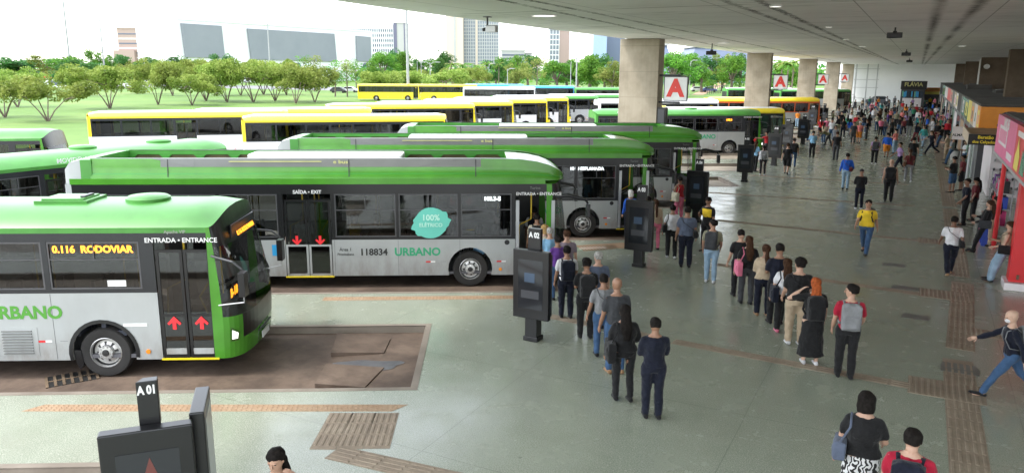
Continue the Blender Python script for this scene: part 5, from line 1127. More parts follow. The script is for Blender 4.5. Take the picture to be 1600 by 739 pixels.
mb = MB(); mb.tube([(pa.x, pa.y, 1.9), (pb.x, pb.y, 1.9)], .08, M_dkgrey, 5); mb.build('rail', t)
# low white parapet beyond the bank
pa, pb = G(1045, 124, -.1), G(1120, 119, -.1); mb = MB(); v = (pb-pa).normalized(); mb.prism([(pa.x, pa.y), (pb.x, pb.y), (pb.x, pb.y+.5), (pa.x, pa.y+.5)], -.12, 1.5, M_bwhite); tag(mb.build('parapet'), 'long low white parapet beyond the bank lawn', 'wall')
# small kiosk roofs at the left
P = D(110, 128, 240); t = empty('guard_booth', (P.x, P.y, -.12), .4); tag(t, 'low white booth with a red stripe on the far left', 'booth'); mb = MB(); mb.box(-7, 7, -3, 3, 0, 3.0, M_bwhite); mb.build('wall', t); mb = MB(); mb.box(-7.5, 7.5, -3.5, 3.5, 3.0, 3.5, M_red); mb.build('roof', t); mb = MB(); mb.box(-5, 5, -3.1, -3.01, .8, 2.2, M_win); mb.build('window', t)
# ------------------------------------------------------------------ people
def remesh(mb, voxel, smooth=3, wr=0., seed=0):
    me = mb.mesh('tmp'); bm = bmesh.new(); bm.from_mesh(me); bmesh.ops.recalc_face_normals(bm, faces=bm.faces); bm.to_mesh(me); bm.free()
    ob = bpy.data.objects.new('tmp', me)
    m = ob.modifiers.new('r', 'REMESH'); m.mode = 'VOXEL'; m.voxel_size = voxel; s = ob.modifiers.new('s', 'SMOOTH'); s.iterations = smooth; s.factor = .5
    out = evaluated(ob); out.materials.clear()
    if wr:
        for v in out.vertices:
            n = noise.noise(Vector((v.co.x*9+seed, v.co.y*9, v.co.z*5)))+.5*noise.noise(Vector((v.co.x*22, v.co.y*22+seed, v.co.z*12))); v.co += v.normal*n*wr*2.3
    out.shade_smooth(); return out
M0 = bpy.data.materials.new('slot')
class Pose:
    def __init__(s, lean=0, hl=0, kl=0, hr=0, kr=0, al=(4, 8, 12, 0), ar=(4, 8, 12, 0), hy=0, hp=8, w=1., sh=1., spread=0, sit=None):
        s.w, s.sh = w, sh; L = R(lean)
        def leg(h, k, sx):
            a = R(h); b = R(h-k); hip = Vector((sx*.095*w, 0, 0)); kn = hip+Vector((sx*spread, math.sin(a)*.43, -math.cos(a)*.43)); an = kn+Vector((sx*spread*.6, math.sin(b)*.41, -math.cos(b)*.41))
            return [hip, kn, an], b
        lg = [leg(hl, kl, -1), leg(hr, kr, 1)]; low = min(l[0][2].z for l in lg); pz = (.085-low) if sit is None else sit
        P = Vector((0, 0, pz)); s.legs = [([q+P for q in l[0]], l[1]) for l in lg]; s.pel = P
        up = Vector((0, math.sin(L), math.cos(L))); fw = Vector((0, math.cos(L), -math.sin(L))); s.up, s.fw = up, fw; s.spine = lambda h, y=0.: P+up*h+fw*y
        s.arms = []
        for sx, (p, ab, el, yaw) in ((-1, al), (1, ar)):
            sh_ = s.spine(.475)+Vector((sx*.168*sh, 0, -.01)); pr = R(p)+L*-1*0; abd = R(ab)
            d = Vector((sx*math.sin(abd), math.sin(pr)*math.cos(abd), -math.cos(pr)*math.cos(abd))); eb = sh_+d*.29
            pr2 = R(p+el); d2 = Vector((sx*math.sin(abd)*math.cos(R(el))-sx*math.sin(R(yaw)), math.sin(pr2), -math.cos(pr2))).normalized(); wr = eb+d2*.25
            s.arms.append((sh_, eb, wr, d2))
        s.head = s.spine(.70, .015)+Vector((0, .0, 0)); s.hy = R(hy); s.hp = R(hp)
        s.hmx = Matrix.Translation(s.head) @ Matrix.Rotation(s.hy, 4, 'Z') @ Matrix.Rotation(-s.hp-L*.4, 4, 'X')
def torso(mb, p, inf=0., fat=1., lo=-.08, hi=.56, fem=0):
    rings = [(-.10, .150*p.w, .105), (0, .168*p.w, .118), (.10, .155*(1-.06*fem), .108), (.20, .148*(1-.1*fem), .104), (.30, .160, .115+.012*fem), (.40, .172*p.sh, .118+.01*fem), (.47, .160*p.sh, .095), (.515, .112*p.sh, .078), (.55, .066, .064)]
    pts = []; rad = []
    for h, a, b in rings:
        if lo-.001 <= h <= hi: pts.append(p.spine(h, .01*(h > .25))); f = fat if h < .45 else 1; rad.append((a*(1+(f-1)*.6)+inf, b*f+inf))
    mb.tube(pts, rad, M0, 14, up=p.fw)
def limb(mb, pts, rads, inf=0.):
    P = []; Rr = []
    for k in range(len(pts)-1):
        a, b = Vector(pts[k]), Vector(pts[k+1]); n = 4
        for j in range(n): t = j/n; P.append(a.lerp(b, t)); Rr.append(rads[k]*(1-t)+rads[k+1]*t+inf+.006*math.sin(math.pi*t))
    P.append(Vector(pts[-1])); Rr.append(rads[-1]+inf); mb.tube(P, Rr, M0, 10)
    for q, r in ((P[0], Rr[0]), (P[-1], Rr[-1])): mb.ell(q, (r*.98,)*3, M0, 10, 6)
    for k in range(1, len(pts)-1): mb.ell(pts[k], (rads[k]+inf,)*3, M0, 10, 6)
def hand(mb, wr, d, sx, curl=.5):
    d = d.normalized(); side = Vector((sx, 0, 0)); side = (side-d*side.dot(d)).normalized(); n = d.cross(side).normalized()*sx   # n: palm normal-ish
    # palm: flat box-like loft whose width runs front-back
    wv = n; th = side
    rows = [(0, .026, .020), (.03, .036, .018), (.075, .041, .015), (.09, .038, .013)]
    mb.tube([wr+d*h for h, a, b in rows], [(a, b) for h, a, b in rows], M0, 8, up=th)
    for j, (L_, off) in enumerate(((.068, -.030), (.078, -.010), (.073, .010), (.058, .029))):
        q = wr+d*.083+wv*off; dd = d; pts = [q]
        for s_ in range(3): dd = (dd-th*curl*.42).normalized(); q = q+dd*L_/3*(1.1-.1*s_); pts.append(q)
        mb.tube(pts, [.0088, .0082, .0074, .0055], M0, 6)
    q = wr+d*.03+wv*.030; dd = (d*.7+wv*.75-th*.2).normalized(); mb.tube([q, q+dd*.032, q+dd*.05+d*.018], [.0115, .010, .0075], M0, 6)
def headmesh(mb, p, eyes=True):
    m = p.hmx; mb.tube([p.spine(.50), p.spine(.58, .01), p.head+Vector((0, -.01, -.04))], [.062, .054, .052], M0, 10)
    rows = []
    for z, rx, ry, oy in ((-.118, .018, .016, .052), (-.112, .036, .032, .045), (-.095, .052, .056, .028), (-.065, .063, .076, .015), (-.03, .069, .088, .006), (.01, .073, .095, 0), (.045, .075, .098, -.004), (.08, .068, .088, -.008), (.105, .050, .064, -.01), (.118, .026, .034, -.01), (.121, .004, .005, -.01)):
        rows.append([m @ Vector((rx*math.cos(2*math.pi*j/16), oy+ry*math.sin(2*math.pi*j/16)*(1-.08*(abs(math.cos(2*math.pi*j/16)))), z)) for j in range(16)])
    mb.grid(rows, M0, close=True)
    mb.tube([m @ Vector(q) for q in ((0, .092, .012), (0, .105, -.012), (0, .113, -.03), (0, .090, -.038))], [.007, .010, .014, .008], M0, 6)
    for s in (-1, 1):
        mb.ell((s*.074, -.002, -.012), (.009, .017, .028), M0, 8, 6, m); mb.tube([m @ Vector((s*.014, .090, .022)), m @ Vector((s*.034, .088, .024)), m @ Vector((s*.050, .074, .018))], [.005, .007, .004], M0, 5)
    mb.tube([m @ Vector(q) for q in ((-.024, .082, -.062), (0, .091, -.062), (.024, .082, -.062))], [.004, .0075, .004], M0, 6)
def hairmesh(mb, p, kind):
    m = p.hmx
    def shell(zc, lo, g=.012, front=.02):
        rows = []
        for k in range(9):
            t = k/8*math.pi*.5; z = math.sin(t); q = math.cos(t)
            rows.append([m @ Vector(((.078+g)*q*math.cos(a), -.010+(.104+g)*q*math.sin(a) - (0 if math.sin(a) < 0 else .012), zc+(.122+g-zc)*z)) for a in [2*math.pi*j/16 for j in range(16)]])
        b = []
        for j in range(16):
            a = 2*math.pi*j/16; f = math.sin(a); z = lo if f < .2 else (zc+.02 if f > .5 else (lo+zc)/2); b.append(m @ Vector(((.074+g*.7)*math.cos(a), -.012+(.094+g*.6)*math.sin(a)-(0 if f < .3 else .01), z)))
        mb.grid([b]+rows, M0, close=True)
        mb.f.append(tuple(range(len(mb.v)-16-16*9, len(mb.v)-16*9))[::-1]); mb.m.append(0); mb.f.append(tuple(range(len(mb.v)-16, len(mb.v)))); mb.m.append(0)
    if kind == 'short': shell(.045, -.045, .009)
    elif kind == 'curly':
        r_ = random.Random(1)
        for _ in range(34):
            a = r_.uniform(0, 6.3); z = r_.uniform(.0, 1); q = math.sqrt(max(0, 1-z*z)); mb.ell((.076*q*math.cos(a), -.02+.09*q*math.sin(a)-.0, .035+.095*z), (.034, .034, .03), M0, 7, 5, m)
        shell(.045, -.05, .010)
    elif kind == 'bald': return False
    elif kind == 'cap': shell(.03, .005, .012); mb.tube([m @ Vector((0, .07, .035)), m @ Vector((0, .15, .02))], [(.02, .06), (.008, .05)], M0, 8)
    elif kind == 'bun': shell(.045, -.05, .008); mb.ell((0, -.13, .03), (.045, .04, .045), M0, 10, 7, m)
    elif kind == 'bob': shell(.04, -.05, .016); mb.tube([m @ Vector((0, -.03, .03)), m @ Vector((0, -.035, -.06)), m @ Vector((0, -.035, -.13))], [(.09, .09), (.098, .085), (.085, .07)], M0, 12, up=(0, 1, 0))
    elif kind in ('long', 'tail'):
        shell(.042, -.05, .012); u = p.up; w0 = .035 if kind == 'tail' else .078; hd = m @ Vector((0, -.07, .0))
        b1_ = m @ Vector((0, -.085, -.06)); b2_ = p.spine(.42, -.135); b3_ = p.spine(.22, -.145)
        mb.tube([m @ Vector((0, -.05, .05)), b1_, b2_, b3_], [(w0*.9, .04), (w0*1.05, .05), (w0*1.25, .045), (w0*.75, .02)], M0, 10, up=p.fw)
    return True
POSES = {
 'stand': dict(hl=2, kl=2, hr=-2, kr=1), 'stand2': dict(hl=5, kl=8, hr=-3, kr=0, al=(10, 6, 30, 5), ar=(2, 9, 10, 0), hy=18), 'front': dict(al=(15, 6, 75, 40), ar=(18, 6, 80, 40), hl=3, kl=4, hr=-2, kr=0, hp=22),
 'phone': dict(al=(5, 8, 15, 0), ar=(25, 5, 95, 25), hp=32, hl=0, hr=4, kr=6), 'hip': dict(al=(5, 8, 12, 0), ar=(-10, 38, 45, 62), hl=3, kl=3, hr=-3, kr=0, hy=20), 'bag': dict(al=(3, 12, 8, 0), ar=(8, 14, 55, 10), hl=2, kl=2, hr=-4, kr=2),
 'walk': dict(hl=24, kl=8, hr=-18, kr=18, al=(-22, 8, 15, 0), ar=(24, 8, 25, 5), lean=3), 'walk2': dict(hl=-20, kl=22, hr=22, kr=6, al=(20, 9, 28, 5), ar=(-20, 9, 14, 0), lean=3), 'stride': dict(hl=30, kl=6, hr=-26, kr=24, al=(-24, 12, 12, 0), ar=(48, 10, 16, 0), lean=5, hp=14),
 'head': dict(al=(30, 72, 140, 26), ar=(5, 10, 20, 5), hl=2, kl=3, hr=-2, kr=1, hp=14), 'bend': dict(lean=68, hl=25, kl=14, hr=-12, kr=8, al=(35, 6, 10, 0), ar=(48, 8, 10, 5)),
 'leanback': dict(lean=-7, hl=16, kl=4, hr=24, kr=16, al=(12, 10, 55, 25), ar=(20, 8, 85, 35), hp=20), 'reach': dict(al=(70, 8, 20, 0), ar=(5, 8, 12, 0), hl=5, kl=5, hr=-4, kr=2), 'look': dict(hl=3, kl=3, hr=-3, kr=0, al=(4, 9, 22, 5), ar=(6, 9, 35, 15), hy=65, hp=5)}
_pc = {}
def piece(kind, pose, build, fat, fem, near, seed=0):
    key = (kind, pose, build, fem, near)
    if key in _pc: return _pc[key]
    p = Pose(**POSES[pose], w=1.08 if fem else 1., sh=.90 if fem else 1.); vx = (.016 if kind == 'body' else .019) if near else .03; mb = MB(); F_ = fat
    if kind == 'body':
        torso(mb, p, -.004, F_, fem=fem)
        for (pts, b) in p.legs: limb(mb, pts, [.078, .052, .036]); limb(mb, [pts[2]-Vector((0, .03, .035)), pts[2]+Vector((0, .12, -.055))], [.036, .03])
        for (a, b, c, d) in p.arms: limb(mb, [a, b, c], [.044, .038, .026])
        mb.tube([p.spine(.47), p.spine(.60, .01)], [.07, .05], M0, 10); me = remesh(mb, vx, 2)
        ex = MB(); headmesh(ex, p)
        for i, (a, b, c, d) in enumerate(p.arms): hand(ex, c, d, (-1, 1)[i], .6)
        e = ex.mesh('e'); bm = bmesh.new(); bm.from_mesh(e); bmesh.ops.recalc_face_normals(bm, faces=bm.faces); bm.from_mesh(me); bm.to_mesh(me); bm.free(); me.shade_smooth()
    elif kind in ('tee', 'long_sleeve', 'tank', 'dress_top'):
        torso(mb, p, .012, F_, lo=-.02 if kind != 'x' else 0, hi=.52, fem=fem)
        if kind != 'tank':
            for (a, b, c, d) in p.arms:
                if kind == 'tee' or kind == 'dress_top': limb(mb, [a, a.lerp(b, .72)], [.049, .054])
                else: limb(mb, [a, b, b.lerp(c, .93)], [.052, .050, .040])
        me = remesh(mb, vx, 2, .006 if near else 0, seed)
        sub = [v for v in me.vertices]
    elif kind in ('trousers', 'jeans', 'shorts', 'leggings', 'wide'):
        inf = {'trousers': .016, 'jeans': .012, 'shorts': .024, 'leggings': .007, 'wide': .034}[kind]
        mb.tube([p.spine(-.09), p.spine(-.02), p.spine(.045)], [(.15*p.w+inf*.5, .112*F_), (.172*p.w+.006, .124*F_), (.162*p.w+.004, .116*F_)], M0, 14, up=p.fw)
        for (pts, b) in p.legs:
            if kind == 'shorts': limb(mb, [pts[0], pts[0].lerp(pts[1], .95)], [.082, .070], inf)
            else: limb(mb, [pts[0], pts[1], pts[2]+Vector((0, 0, .005))], [.080, .055, .043], inf)
        me = remesh(mb, vx, 2, .006 if near else 0, seed+3)
    elif kind in ('skirt', 'long_skirt'):
        c = (p.legs[0][0][2]+p.legs[1][0][2])/2; k = (p.legs[0][0][1]+p.legs[1][0][1])/2; e = k.lerp(c, .75) if kind == 'long_skirt' else k
        q = p.pel; pts = [p.spine(.06), p.spine(-.04), q.lerp(e, .5), Vector((e.x, e.y, e.z))]; sp = abs(p.legs[0][0][1].y-p.legs[1][0][1].y)*.5
        mb.tube(pts, [(.155, .118*F_), (.185, .135*F_), (.20, .15+sp*.5), (.235 if kind == 'long_skirt' else .205, .16+sp)], M0, 16, up=p.fw); me = remesh(mb, vx, 2, .008 if near else 0, seed)
    elif kind in ('shoes', 'boots'):
        for (pts, b) in p.legs:
            an = pts[2]; toe = max(-.5, min(.6, b))*.6; d = Vector((0, math.cos(toe), math.sin(toe)*1.)); dn = Vector((0, math.sin(toe), -math.cos(toe)))
            base = an+dn*.045; rows = [(-.075, .030, .034), (-.05, .037, .042), (.0, .040, .046), (.06, .043, .034), (.12, .045, .027), (.165, .036, .022), (.185, .016, .012)]
            mb.tube([base+d*h+dn*(.04-bz) for h, a, bz in rows], [(a, bz) for h, a, bz in rows], M0, 10, up=dn)
        me = mb.mesh('shoes'); bm = bmesh.new(); bm.from_mesh(me); bmesh.ops.recalc_face_normals(bm, faces=bm.faces); bm.to_mesh(me); bm.free(); me.materials.clear(); me.shade_smooth()
    elif kind.startswith('hair_'):
        if not hairmesh(mb, p, kind[5:]): _pc[key] = None; return None
        me = remesh(mb, .011 if near else .02, 3, .006 if near else .003, 2)
    elif kind == 'eyes':
        for s in (-1, 1): mb.ell((s*.031, .082, .006), (.011, .010, .007), M0, 8, 6, p.hmx)
        me = mb.mesh('eyes'); me.materials.clear(); me.shade_smooth()
    elif kind == 'mask':
        mb.ell((0, .066, -.055), (.058, .058, .048), M0, 12, 8, p.hmx); me = remesh(mb, .012, 2)
    elif kind == 'backpack':
        c = p.spine(.27, -.20); m = Matrix((Vector((1, 0, 0)), p.fw, p.up)).transposed().to_4x4(); m.translation = c
        mb.cbox((0, 0, 0), (.29, .17, .44), M0, m); mb.cbox((0, -.09, -.07), (.24, .08, .22), M0, m); mb.cbox((0, .0, .235), (.2, .12, .05), M0, m); me = remesh(mb, .02, 3, .004, 1)
        st = MB()
        for s in (-1, 1): st.tube([p.spine(.42, -.12)+Vector((s*.09, 0, 0)), p.spine(.525, -.03)+Vector((s*.11, 0, 0)), p.spine(.46, .105)+Vector((s*.115, 0, 0)), p.spine(.32, .135)+Vector((s*.12, 0, 0)), p.spine(.16, .08)+Vector((s*.165, 0, 0)), p.spine(.12, -.1)+Vector((s*.15, 0, 0))], [(.022, .007)]*6, M0, 6)
        e = st.mesh('e'); bm = bmesh.new(); bm.from_mesh(me); bm.from_mesh(e); bm.to_mesh(me); bm.free(); me.shade_smooth()
    elif kind in ('shoulder_bag', 'cross_bag', 'tote'):
        s = -1 if kind != 'cross_bag' else 1; dx = .215 if kind != 'cross_bag' else .19; sz = {'shoulder_bag': (.13, .32, .24), 'cross_bag': (.10, .27, .2), 'tote': (.12, .36, .36)}[kind]
        yb = -.04 if kind != 'cross_bag' else -.12
        c = p.spine(.07 if kind != 'tote' else .02, yb)+Vector((s*dx, 0, 0)); m = Matrix.Translation(c); mb.cbox((0, 0, 0), sz, M0, m); mb.cbox((s*.05, 0, -.03), (.06, sz[1]*.7, sz[2]*.6), M0, m); me = remesh(mb, .018, 3, .004, 1)
        st = MB(); sh0 = (-1 if kind != 'cross_bag' else -1)
        st.tube([c+Vector((0, -.12, sz[2]/2)), p.spine(.40, -.14)+Vector((sh0*.10*(1 if kind == 'cross_bag' else 1.3), 0, 0)), p.spine(.535, -.0)+Vector((sh0*.13, 0, 0)), p.spine(.40, .14)+Vector((sh0*.10*(1 if kind == 'cross_bag' else 1.3), 0, 0)), c+Vector((0, .12, sz[2]/2))], [(.013, .006)]*5, M0, 6)
        e = st.mesh('e'); bm = bmesh.new(); bm.from_mesh(me); bm.from_mesh(e); bm.to_mesh(me); bm.free(); me.shade_smooth()
    if not me.materials: me.materials.append(M0)
    _pc[key] = me; return me
COL = {'black': (.012, .012, .013), 'navy': (.007, .009, .019), 'white': (.62, .62, .64), 'grey': (.20, .205, .215), 'dark grey': (.045, .047, .052), 'blue': (.02, .10, .48), 'light blue': (.22, .42, .62), 'denim': (.04, .085, .17), 'light denim': (.25, .36, .47), 'blue-grey': (.09, .11, .16), 'red': (.42, .02, .03), 'crimson': (.35, .012, .035), 'yellow': (.72, .50, .03), 'beige': (.42, .33, .23), 'olive': (.16, .16, .09), 'khaki': (.26, .25, .17), 'pink': (.62, .16, .25), 'coral': (.72, .22, .2), 'orange': (.65, .22, .03), 'green': (.03, .18, .10), 'teal': (.05, .30, .30), 'lilac': (.34, .22, .42), 'brown': (.12, .06, .035), 'maroon': (.12, .02, .025), 'purple': (.11, .04, .22), 'cream': (.55, .50, .38), 'tan': (.32, .19, .10), 'mauve': (.2, .16, .19)}
SKIN = [(.36, .20, .13), (.27, .145, .09), (.45, .27, .19), (.17, .085, .05), (.50, .32, .235), (.11, .055, .035)]
HAIRC = dict(black=(.010, .008, .007), brown=(.045, .022, .012), red=(.30, .07, .02), grey=(.30, .29, .27), blonde=(.35, .22, .09), white=(.6, .58, .55))
def cloth(c):
    n = 'cloth_'+c.replace(' ', '_')
    if n in MATS: return MATS[n]
    m, nt, b = principled(n, COL[c], .85, spec=.2); noise_col(nt, b, COL[c], .18, 7); bump(nt, b, 14, .9, .03); b.inputs['Sheen Weight'].default_value = .12; MATS[n] = m; return m
def skinm(i):
    n = 'skin_%d' % i
    if n in MATS: return MATS[n]
    m, nt, b = principled(n, SKIN[i], .5); noise_col(nt, b, SKIN[i], .08, 12); b.inputs['Subsurface Weight'].default_value = .0; MATS[n] = m; return m
def hairm(c): 
    n = 'hair_'+c
    if n in MATS: return MATS[n]
    m, nt, b = principled(n, HAIRC[c], .75, spec=.12); noise_col(nt, b, HAIRC[c], .5, 40); bump(nt, b, 70, .6, .01); MATS[n] = m; return m
M_eye = paint('eye_dark', (.01, .008, .006), .15)
def m_pattern():
    m, nt, b = principled('patterned_skirt', (.5,)*3, .8); tc = nt.nodes.new('ShaderNodeTexCoord').outputs['Object']
    w_ = nt.nodes.new('ShaderNodeTexWave'); w_.inputs['Scale'].default_value = 6; w_.inputs['Distortion'].default_value = 14; w_.inputs['Detail'].default_value = 1.5; w_.inputs['Detail Scale'].default_value = 1.6; nt.links.new(tc, w_.inputs['Vector'])
    nt.links.new(ramp(nt, w_.outputs['Fac'], [(.47, .01), (.53, .62)]), b.inputs['Base Color']); MATS['cloth_patterned'] = m; COL['patterned'] = (.5, .5, .5)
m_pattern()
def put(me, name, mat, parent):
    o = bpy.data.objects.new(name, me); C.objects.link(o); o.parent = parent; o.material_slots[0].link = 'OBJECT'; o.material_slots[0].material = mat; return o
def person(pos, head, pose, top, bottom, hair, label, shoes='black', bag=None, h=1.0, fat=1.0, fem=0, skin=0, near=True, group=None, extra=None, baglabel=None):
    tk, tc_ = top; bk, bc = bottom; hk, hc = hair; build = 'fat' if fat > 1.1 else 'std'; f = 1.22 if fat > 1.1 else 1.
    t = empty('person', (pos[0], pos[1], pos[2] if len(pos) > 2 else 0), R(head-90)); t.scale = (h*(1.16 if fat > 1.1 else 1.1), h*1.1, h); tag(t, label, 'person', group)
    put(piece('body', pose, build, f, fem, near), 'body', skinm(skin), t)
    nm = {'tee': 'shirt', 'long_sleeve': 'shirt', 'tank': 'tank_top', 'dress_top': 'dress'}[tk]
    put(piece(tk, pose, build, f, fem, near), nm, cloth(tc_), t)
    put(piece(bk, pose, build, f, fem, near), {'skirt': 'skirt', 'long_skirt': 'skirt', 'shorts': 'shorts'}.get(bk, 'trousers'), cloth(bc), t)
    put(piece('shoes', pose, 'std', 1, fem, near), 'shoes', cloth(shoes), t)
    hm = piece('hair_'+hk, pose, 'std', 1, fem, near)
    if hm: put(hm, 'cap' if hk == 'cap' else 'hair', cloth(hc) if hk == 'cap' else hairm(hc), t)
    if near: put(piece('eyes', pose, 'std', 1, fem, near), 'eyes', M_eye, t)
    if extra == 'mask': put(piece('mask', pose, 'std', 1, 0, near), 'face_mask', cloth('white'), t)
    if bag:
        bk_, bc_ = bag; o = put(piece(bk_, pose, 'std', 1, fem, True), {'backpack': 'backpack', 'shoulder_bag': 'shoulder_bag', 'cross_bag': 'crossbody_bag', 'tote': 'tote_bag'}[bk_], cloth(bc_), None)
        o.location = t.location; o.rotation_euler = t.rotation_euler; o.scale = t.scale
        kind = {'backpack': 'backpack', 'shoulder_bag': 'shoulder bag', 'cross_bag': 'crossbody bag', 'tote': 'tote bag'}[bk_]
        short = label.split(',')[0]; short = short[0].lower()+short[1:]; lb = f"{bc_} {kind} worn by the {short}"; tag(o, baglabel or ' '.join(lb.split()[:16]), 'bag')
    return t
g0 = lambda x, y, z=0.: tuple(G(x, y, z))
Q2 = 'people queueing for the first electric bus'; QB = 'people queueing in the middle of the platform'
P_ = person
# --- queue at A 02, from its tail to the bus door
P_(g0(1018, 652), 118, 'front', ('long_sleeve', 'navy'), ('trousers', 'navy'), ('short', 'black'), 'man in navy sweater and navy trousers, last of the A 02 queue', h=.99, skin=1, group=Q2)
P_(g0(972, 624), 122, 'bag', ('long_sleeve', 'black'), ('leggings', 'black'), ('long', 'black'), 'woman in black with long dark hair, next to the man in the navy sweater', h=.99, fem=1, fat=1.2, skin=1, bag=('tote', 'black'), group=Q2)
P_(g0(960, 582), 130, 'stand', ('tee', 'dark grey'), ('jeans', 'denim'), ('bald', 'black'), 'tall bald man in dark grey tee shirt, behind the woman with long dark hair', h=1.07, shoes='tan', skin=1, group=Q2)
P_(g0(940, 556), 125, 'bag', ('tee', 'grey'), ('jeans', 'denim'), ('short', 'black'), 'man in grey tee shirt and jeans in the A 02 queue', h=.98, skin=1, bag=('cross_bag', 'dark grey'), group=Q2)
P_(g0(914, 527), 120, 'front', ('tee', 'black'), ('trousers', 'black'), ('curly', 'black'), 'man in black tee shirt with curly hair in the A 02 queue', h=1.0, skin=1, bag=('backpack', 'black'), group=Q2)
P_(g0(932, 512), 130, 'stand2', ('tee', 'blue-grey'), ('jeans', 'denim'), ('short', 'grey'), 'older man with thin grey hair, beside the curly haired man', h=1.0, skin=2, group=Q2)
P_(g0(884, 496), 122, 'stand', ('tee', 'white'), ('trousers', 'navy'), ('short', 'black'), 'young man in white tee shirt with a navy backpack, in the A 02 queue', h=.98, skin=1, bag=('backpack', 'navy'), group=Q2)
P_(g0(884, 462), 125, 'stand2', ('tee', 'mauve'), ('jeans', 'light denim'), ('short', 'brown'), 'man in mauve shirt near the first electric bus door', h=.98, skin=2, group=Q2)
P_(g0(870, 468), 140, 'stand', ('tee', 'purple'), ('jeans', 'denim'), ('bun', 'black'), 'woman in purple top half hidden in the A 02 queue', h=.94, fem=1, skin=1, group=Q2)
P_(g0(858, 452), 135, 'stand', ('tee', 'light blue'), ('jeans', 'denim'), ('short', 'grey'), 'grey haired person in light blue shirt behind the A 02 totem', h=.95, skin=2, group=Q2)
P_(g0(850, 446), 150, 'stand2', ('tee', 'cream'), ('jeans', 'light denim'), ('bob', 'blonde'), 'blonde woman behind the A 02 totem number block', h=.95, fem=1, skin=4, group=Q2)
P_(g0(838, 432, .1)[:2]+(.16,), 118, 'stand', ('tee', 'cream'), ('trousers', 'black'), ('short', 'black'), 'person in cream shirt stepping into the first electric bus', h=.97, skin=1, bag=('backpack', 'black'), group=Q2)
P_((G(822, 428).x, G(822, 428).y+.5, .16), 110, 'stand', ('tee', 'white'), ('trousers', 'dark grey'), ('short', 'black'), 'person in white tee shirt already inside the first electric bus door', h=.97, skin=3, bag=('backpack', 'navy'), group=Q2)
# --- around A 03 and A 04
P_(g0(983, 371), 128, 'stand', ('long_sleeve', 'blue'), ('trousers', 'navy'), ('bob', 'white'), 'white haired person in blue at the second electric bus door', h=.95, fem=1, skin=2)
P_(g0(1022, 390), 120, 'stand', ('tee', 'beige'), ('leggings', 'pink'), ('tail', 'brown'), 'woman in pink leggings behind the A 03 totem', h=.94, fem=1, skin=2)
P_(g0(1010, 386), 120, 'stand', ('tee', 'grey'), ('jeans', 'denim'), ('short', 'black'), 'man in grey partly hidden by the A 03 totem', h=.96, skin=1)
P_(g0(1048, 403), 110, 'bag', ('tee', 'white'), ('trousers', 'black'), ('bun', 'black'), 'woman in white top and black trousers by the A 03 totem', h=.95, fem=1, shoes='white', skin=1, bag=('shoulder_bag', 'black'))
P_(g0(1070, 417), 112, 'stand', ('tee', 'blue-grey'), ('trousers', 'navy'), ('short', 'black'), 'large man in blue-grey shirt with his back to us near A 03', h=1.03, fat=1.2, skin=1, bag=('cross_bag', 'black'))
P_(g0(1109, 441), 95, 'look', ('tee', 'khaki'), ('jeans', 'light denim'), ('short', 'black'), 'man in khaki tee shirt and light jeans looking sideways', h=1.0, shoes='white', skin=0, bag=('backpack', 'dark grey'))
P_(g0(1103, 392), 250, 'phone', ('tee', 'black'), ('trousers', 'black'), ('short', 'black'), 'guard in black with yellow vest beyond the man in khaki', h=1.0, skin=1)
v = MB(); vp = Pose(**POSES['phone']); torso(v, vp, .020, 1., lo=.14, hi=.5); vm = remesh(v, .02, 2); vm.materials.append(M0)
if True:
    guard = bpy.data.objects[LABELS['guard in black with yellow vest beyond the man in khaki']]; put(vm, 'vest', cloth('yellow'), guard)
P_(g0(1060, 342), 140, 'front', ('tank', 'red'), ('trousers', 'pink'), ('bun', 'black'), 'woman in red top and pink trousers by the A 04 totem', h=.94, fem=1, skin=1, bag=('tote', 'cream'))
# --- queue B
P_(g0(1152, 462), 120, 'phone', ('tee', 'black'), ('trousers', 'black'), ('short', 'black'), 'man in plain black at the head of the middle queue', h=.99, skin=2, group=QB)
P_(g0(1164, 474), 115, 'bag', ('tee', 'black'), ('trousers', 'dark grey'), ('long', 'brown'), 'woman in black tee shirt with long hair, second in the middle queue', h=.98, fem=1, skin=2, bag=('tote', 'pink'), group=QB)
P_(g0(1190, 493), 112, 'front', ('long_sleeve', 'beige'), ('trousers', 'navy'), ('tail', 'brown'), 'woman in beige shawl and navy trousers, third in the middle queue', h=.98, fem=1, fat=1.2, shoes='tan', skin=1, group=QB)
P_(g0(1210, 505), 118, 'front', ('tee', 'navy'), ('trousers', 'black'), ('short', 'black'), 'man in navy tee shirt, fourth in the middle queue', h=1.07, skin=1, group=QB)
P_(g0(1222, 519), 110, 'bag', ('tee', 'white'), ('trousers', 'black'), ('long', 'brown'), 'woman in white tee shirt, fifth in the middle queue', h=.96, fem=1, fat=1.2, shoes='pink', skin=2, bag=('tote', 'navy'), group=QB)
P_(g0(1240, 538), 112, 'stand2', ('tee', 'black'), ('trousers', 'beige'), ('curly', 'black'), 'curly haired man in black tee shirt and beige trousers', h=1.07, fat=1.2, shoes='white', skin=2, bag=('cross_bag', 'black'), group=QB)
P_(g0(1264, 568), 108, 'head', ('dress_top', 'black'), ('long_skirt', 'black'), ('long', 'red'), 'woman with long red hair and black dress, hand on her head', h=1.0, fem=1, shoes='white', skin=4, bag=('backpack', 'black'), group=QB)
P_(g0(1318, 589), 102, 'look', ('tee', 'crimson'), ('trousers', 'black'), ('short', 'black'), 'man in crimson tee shirt looking left, last of the middle queue', h=1.04, skin=2, bag=('backpack', 'grey'), group=QB)
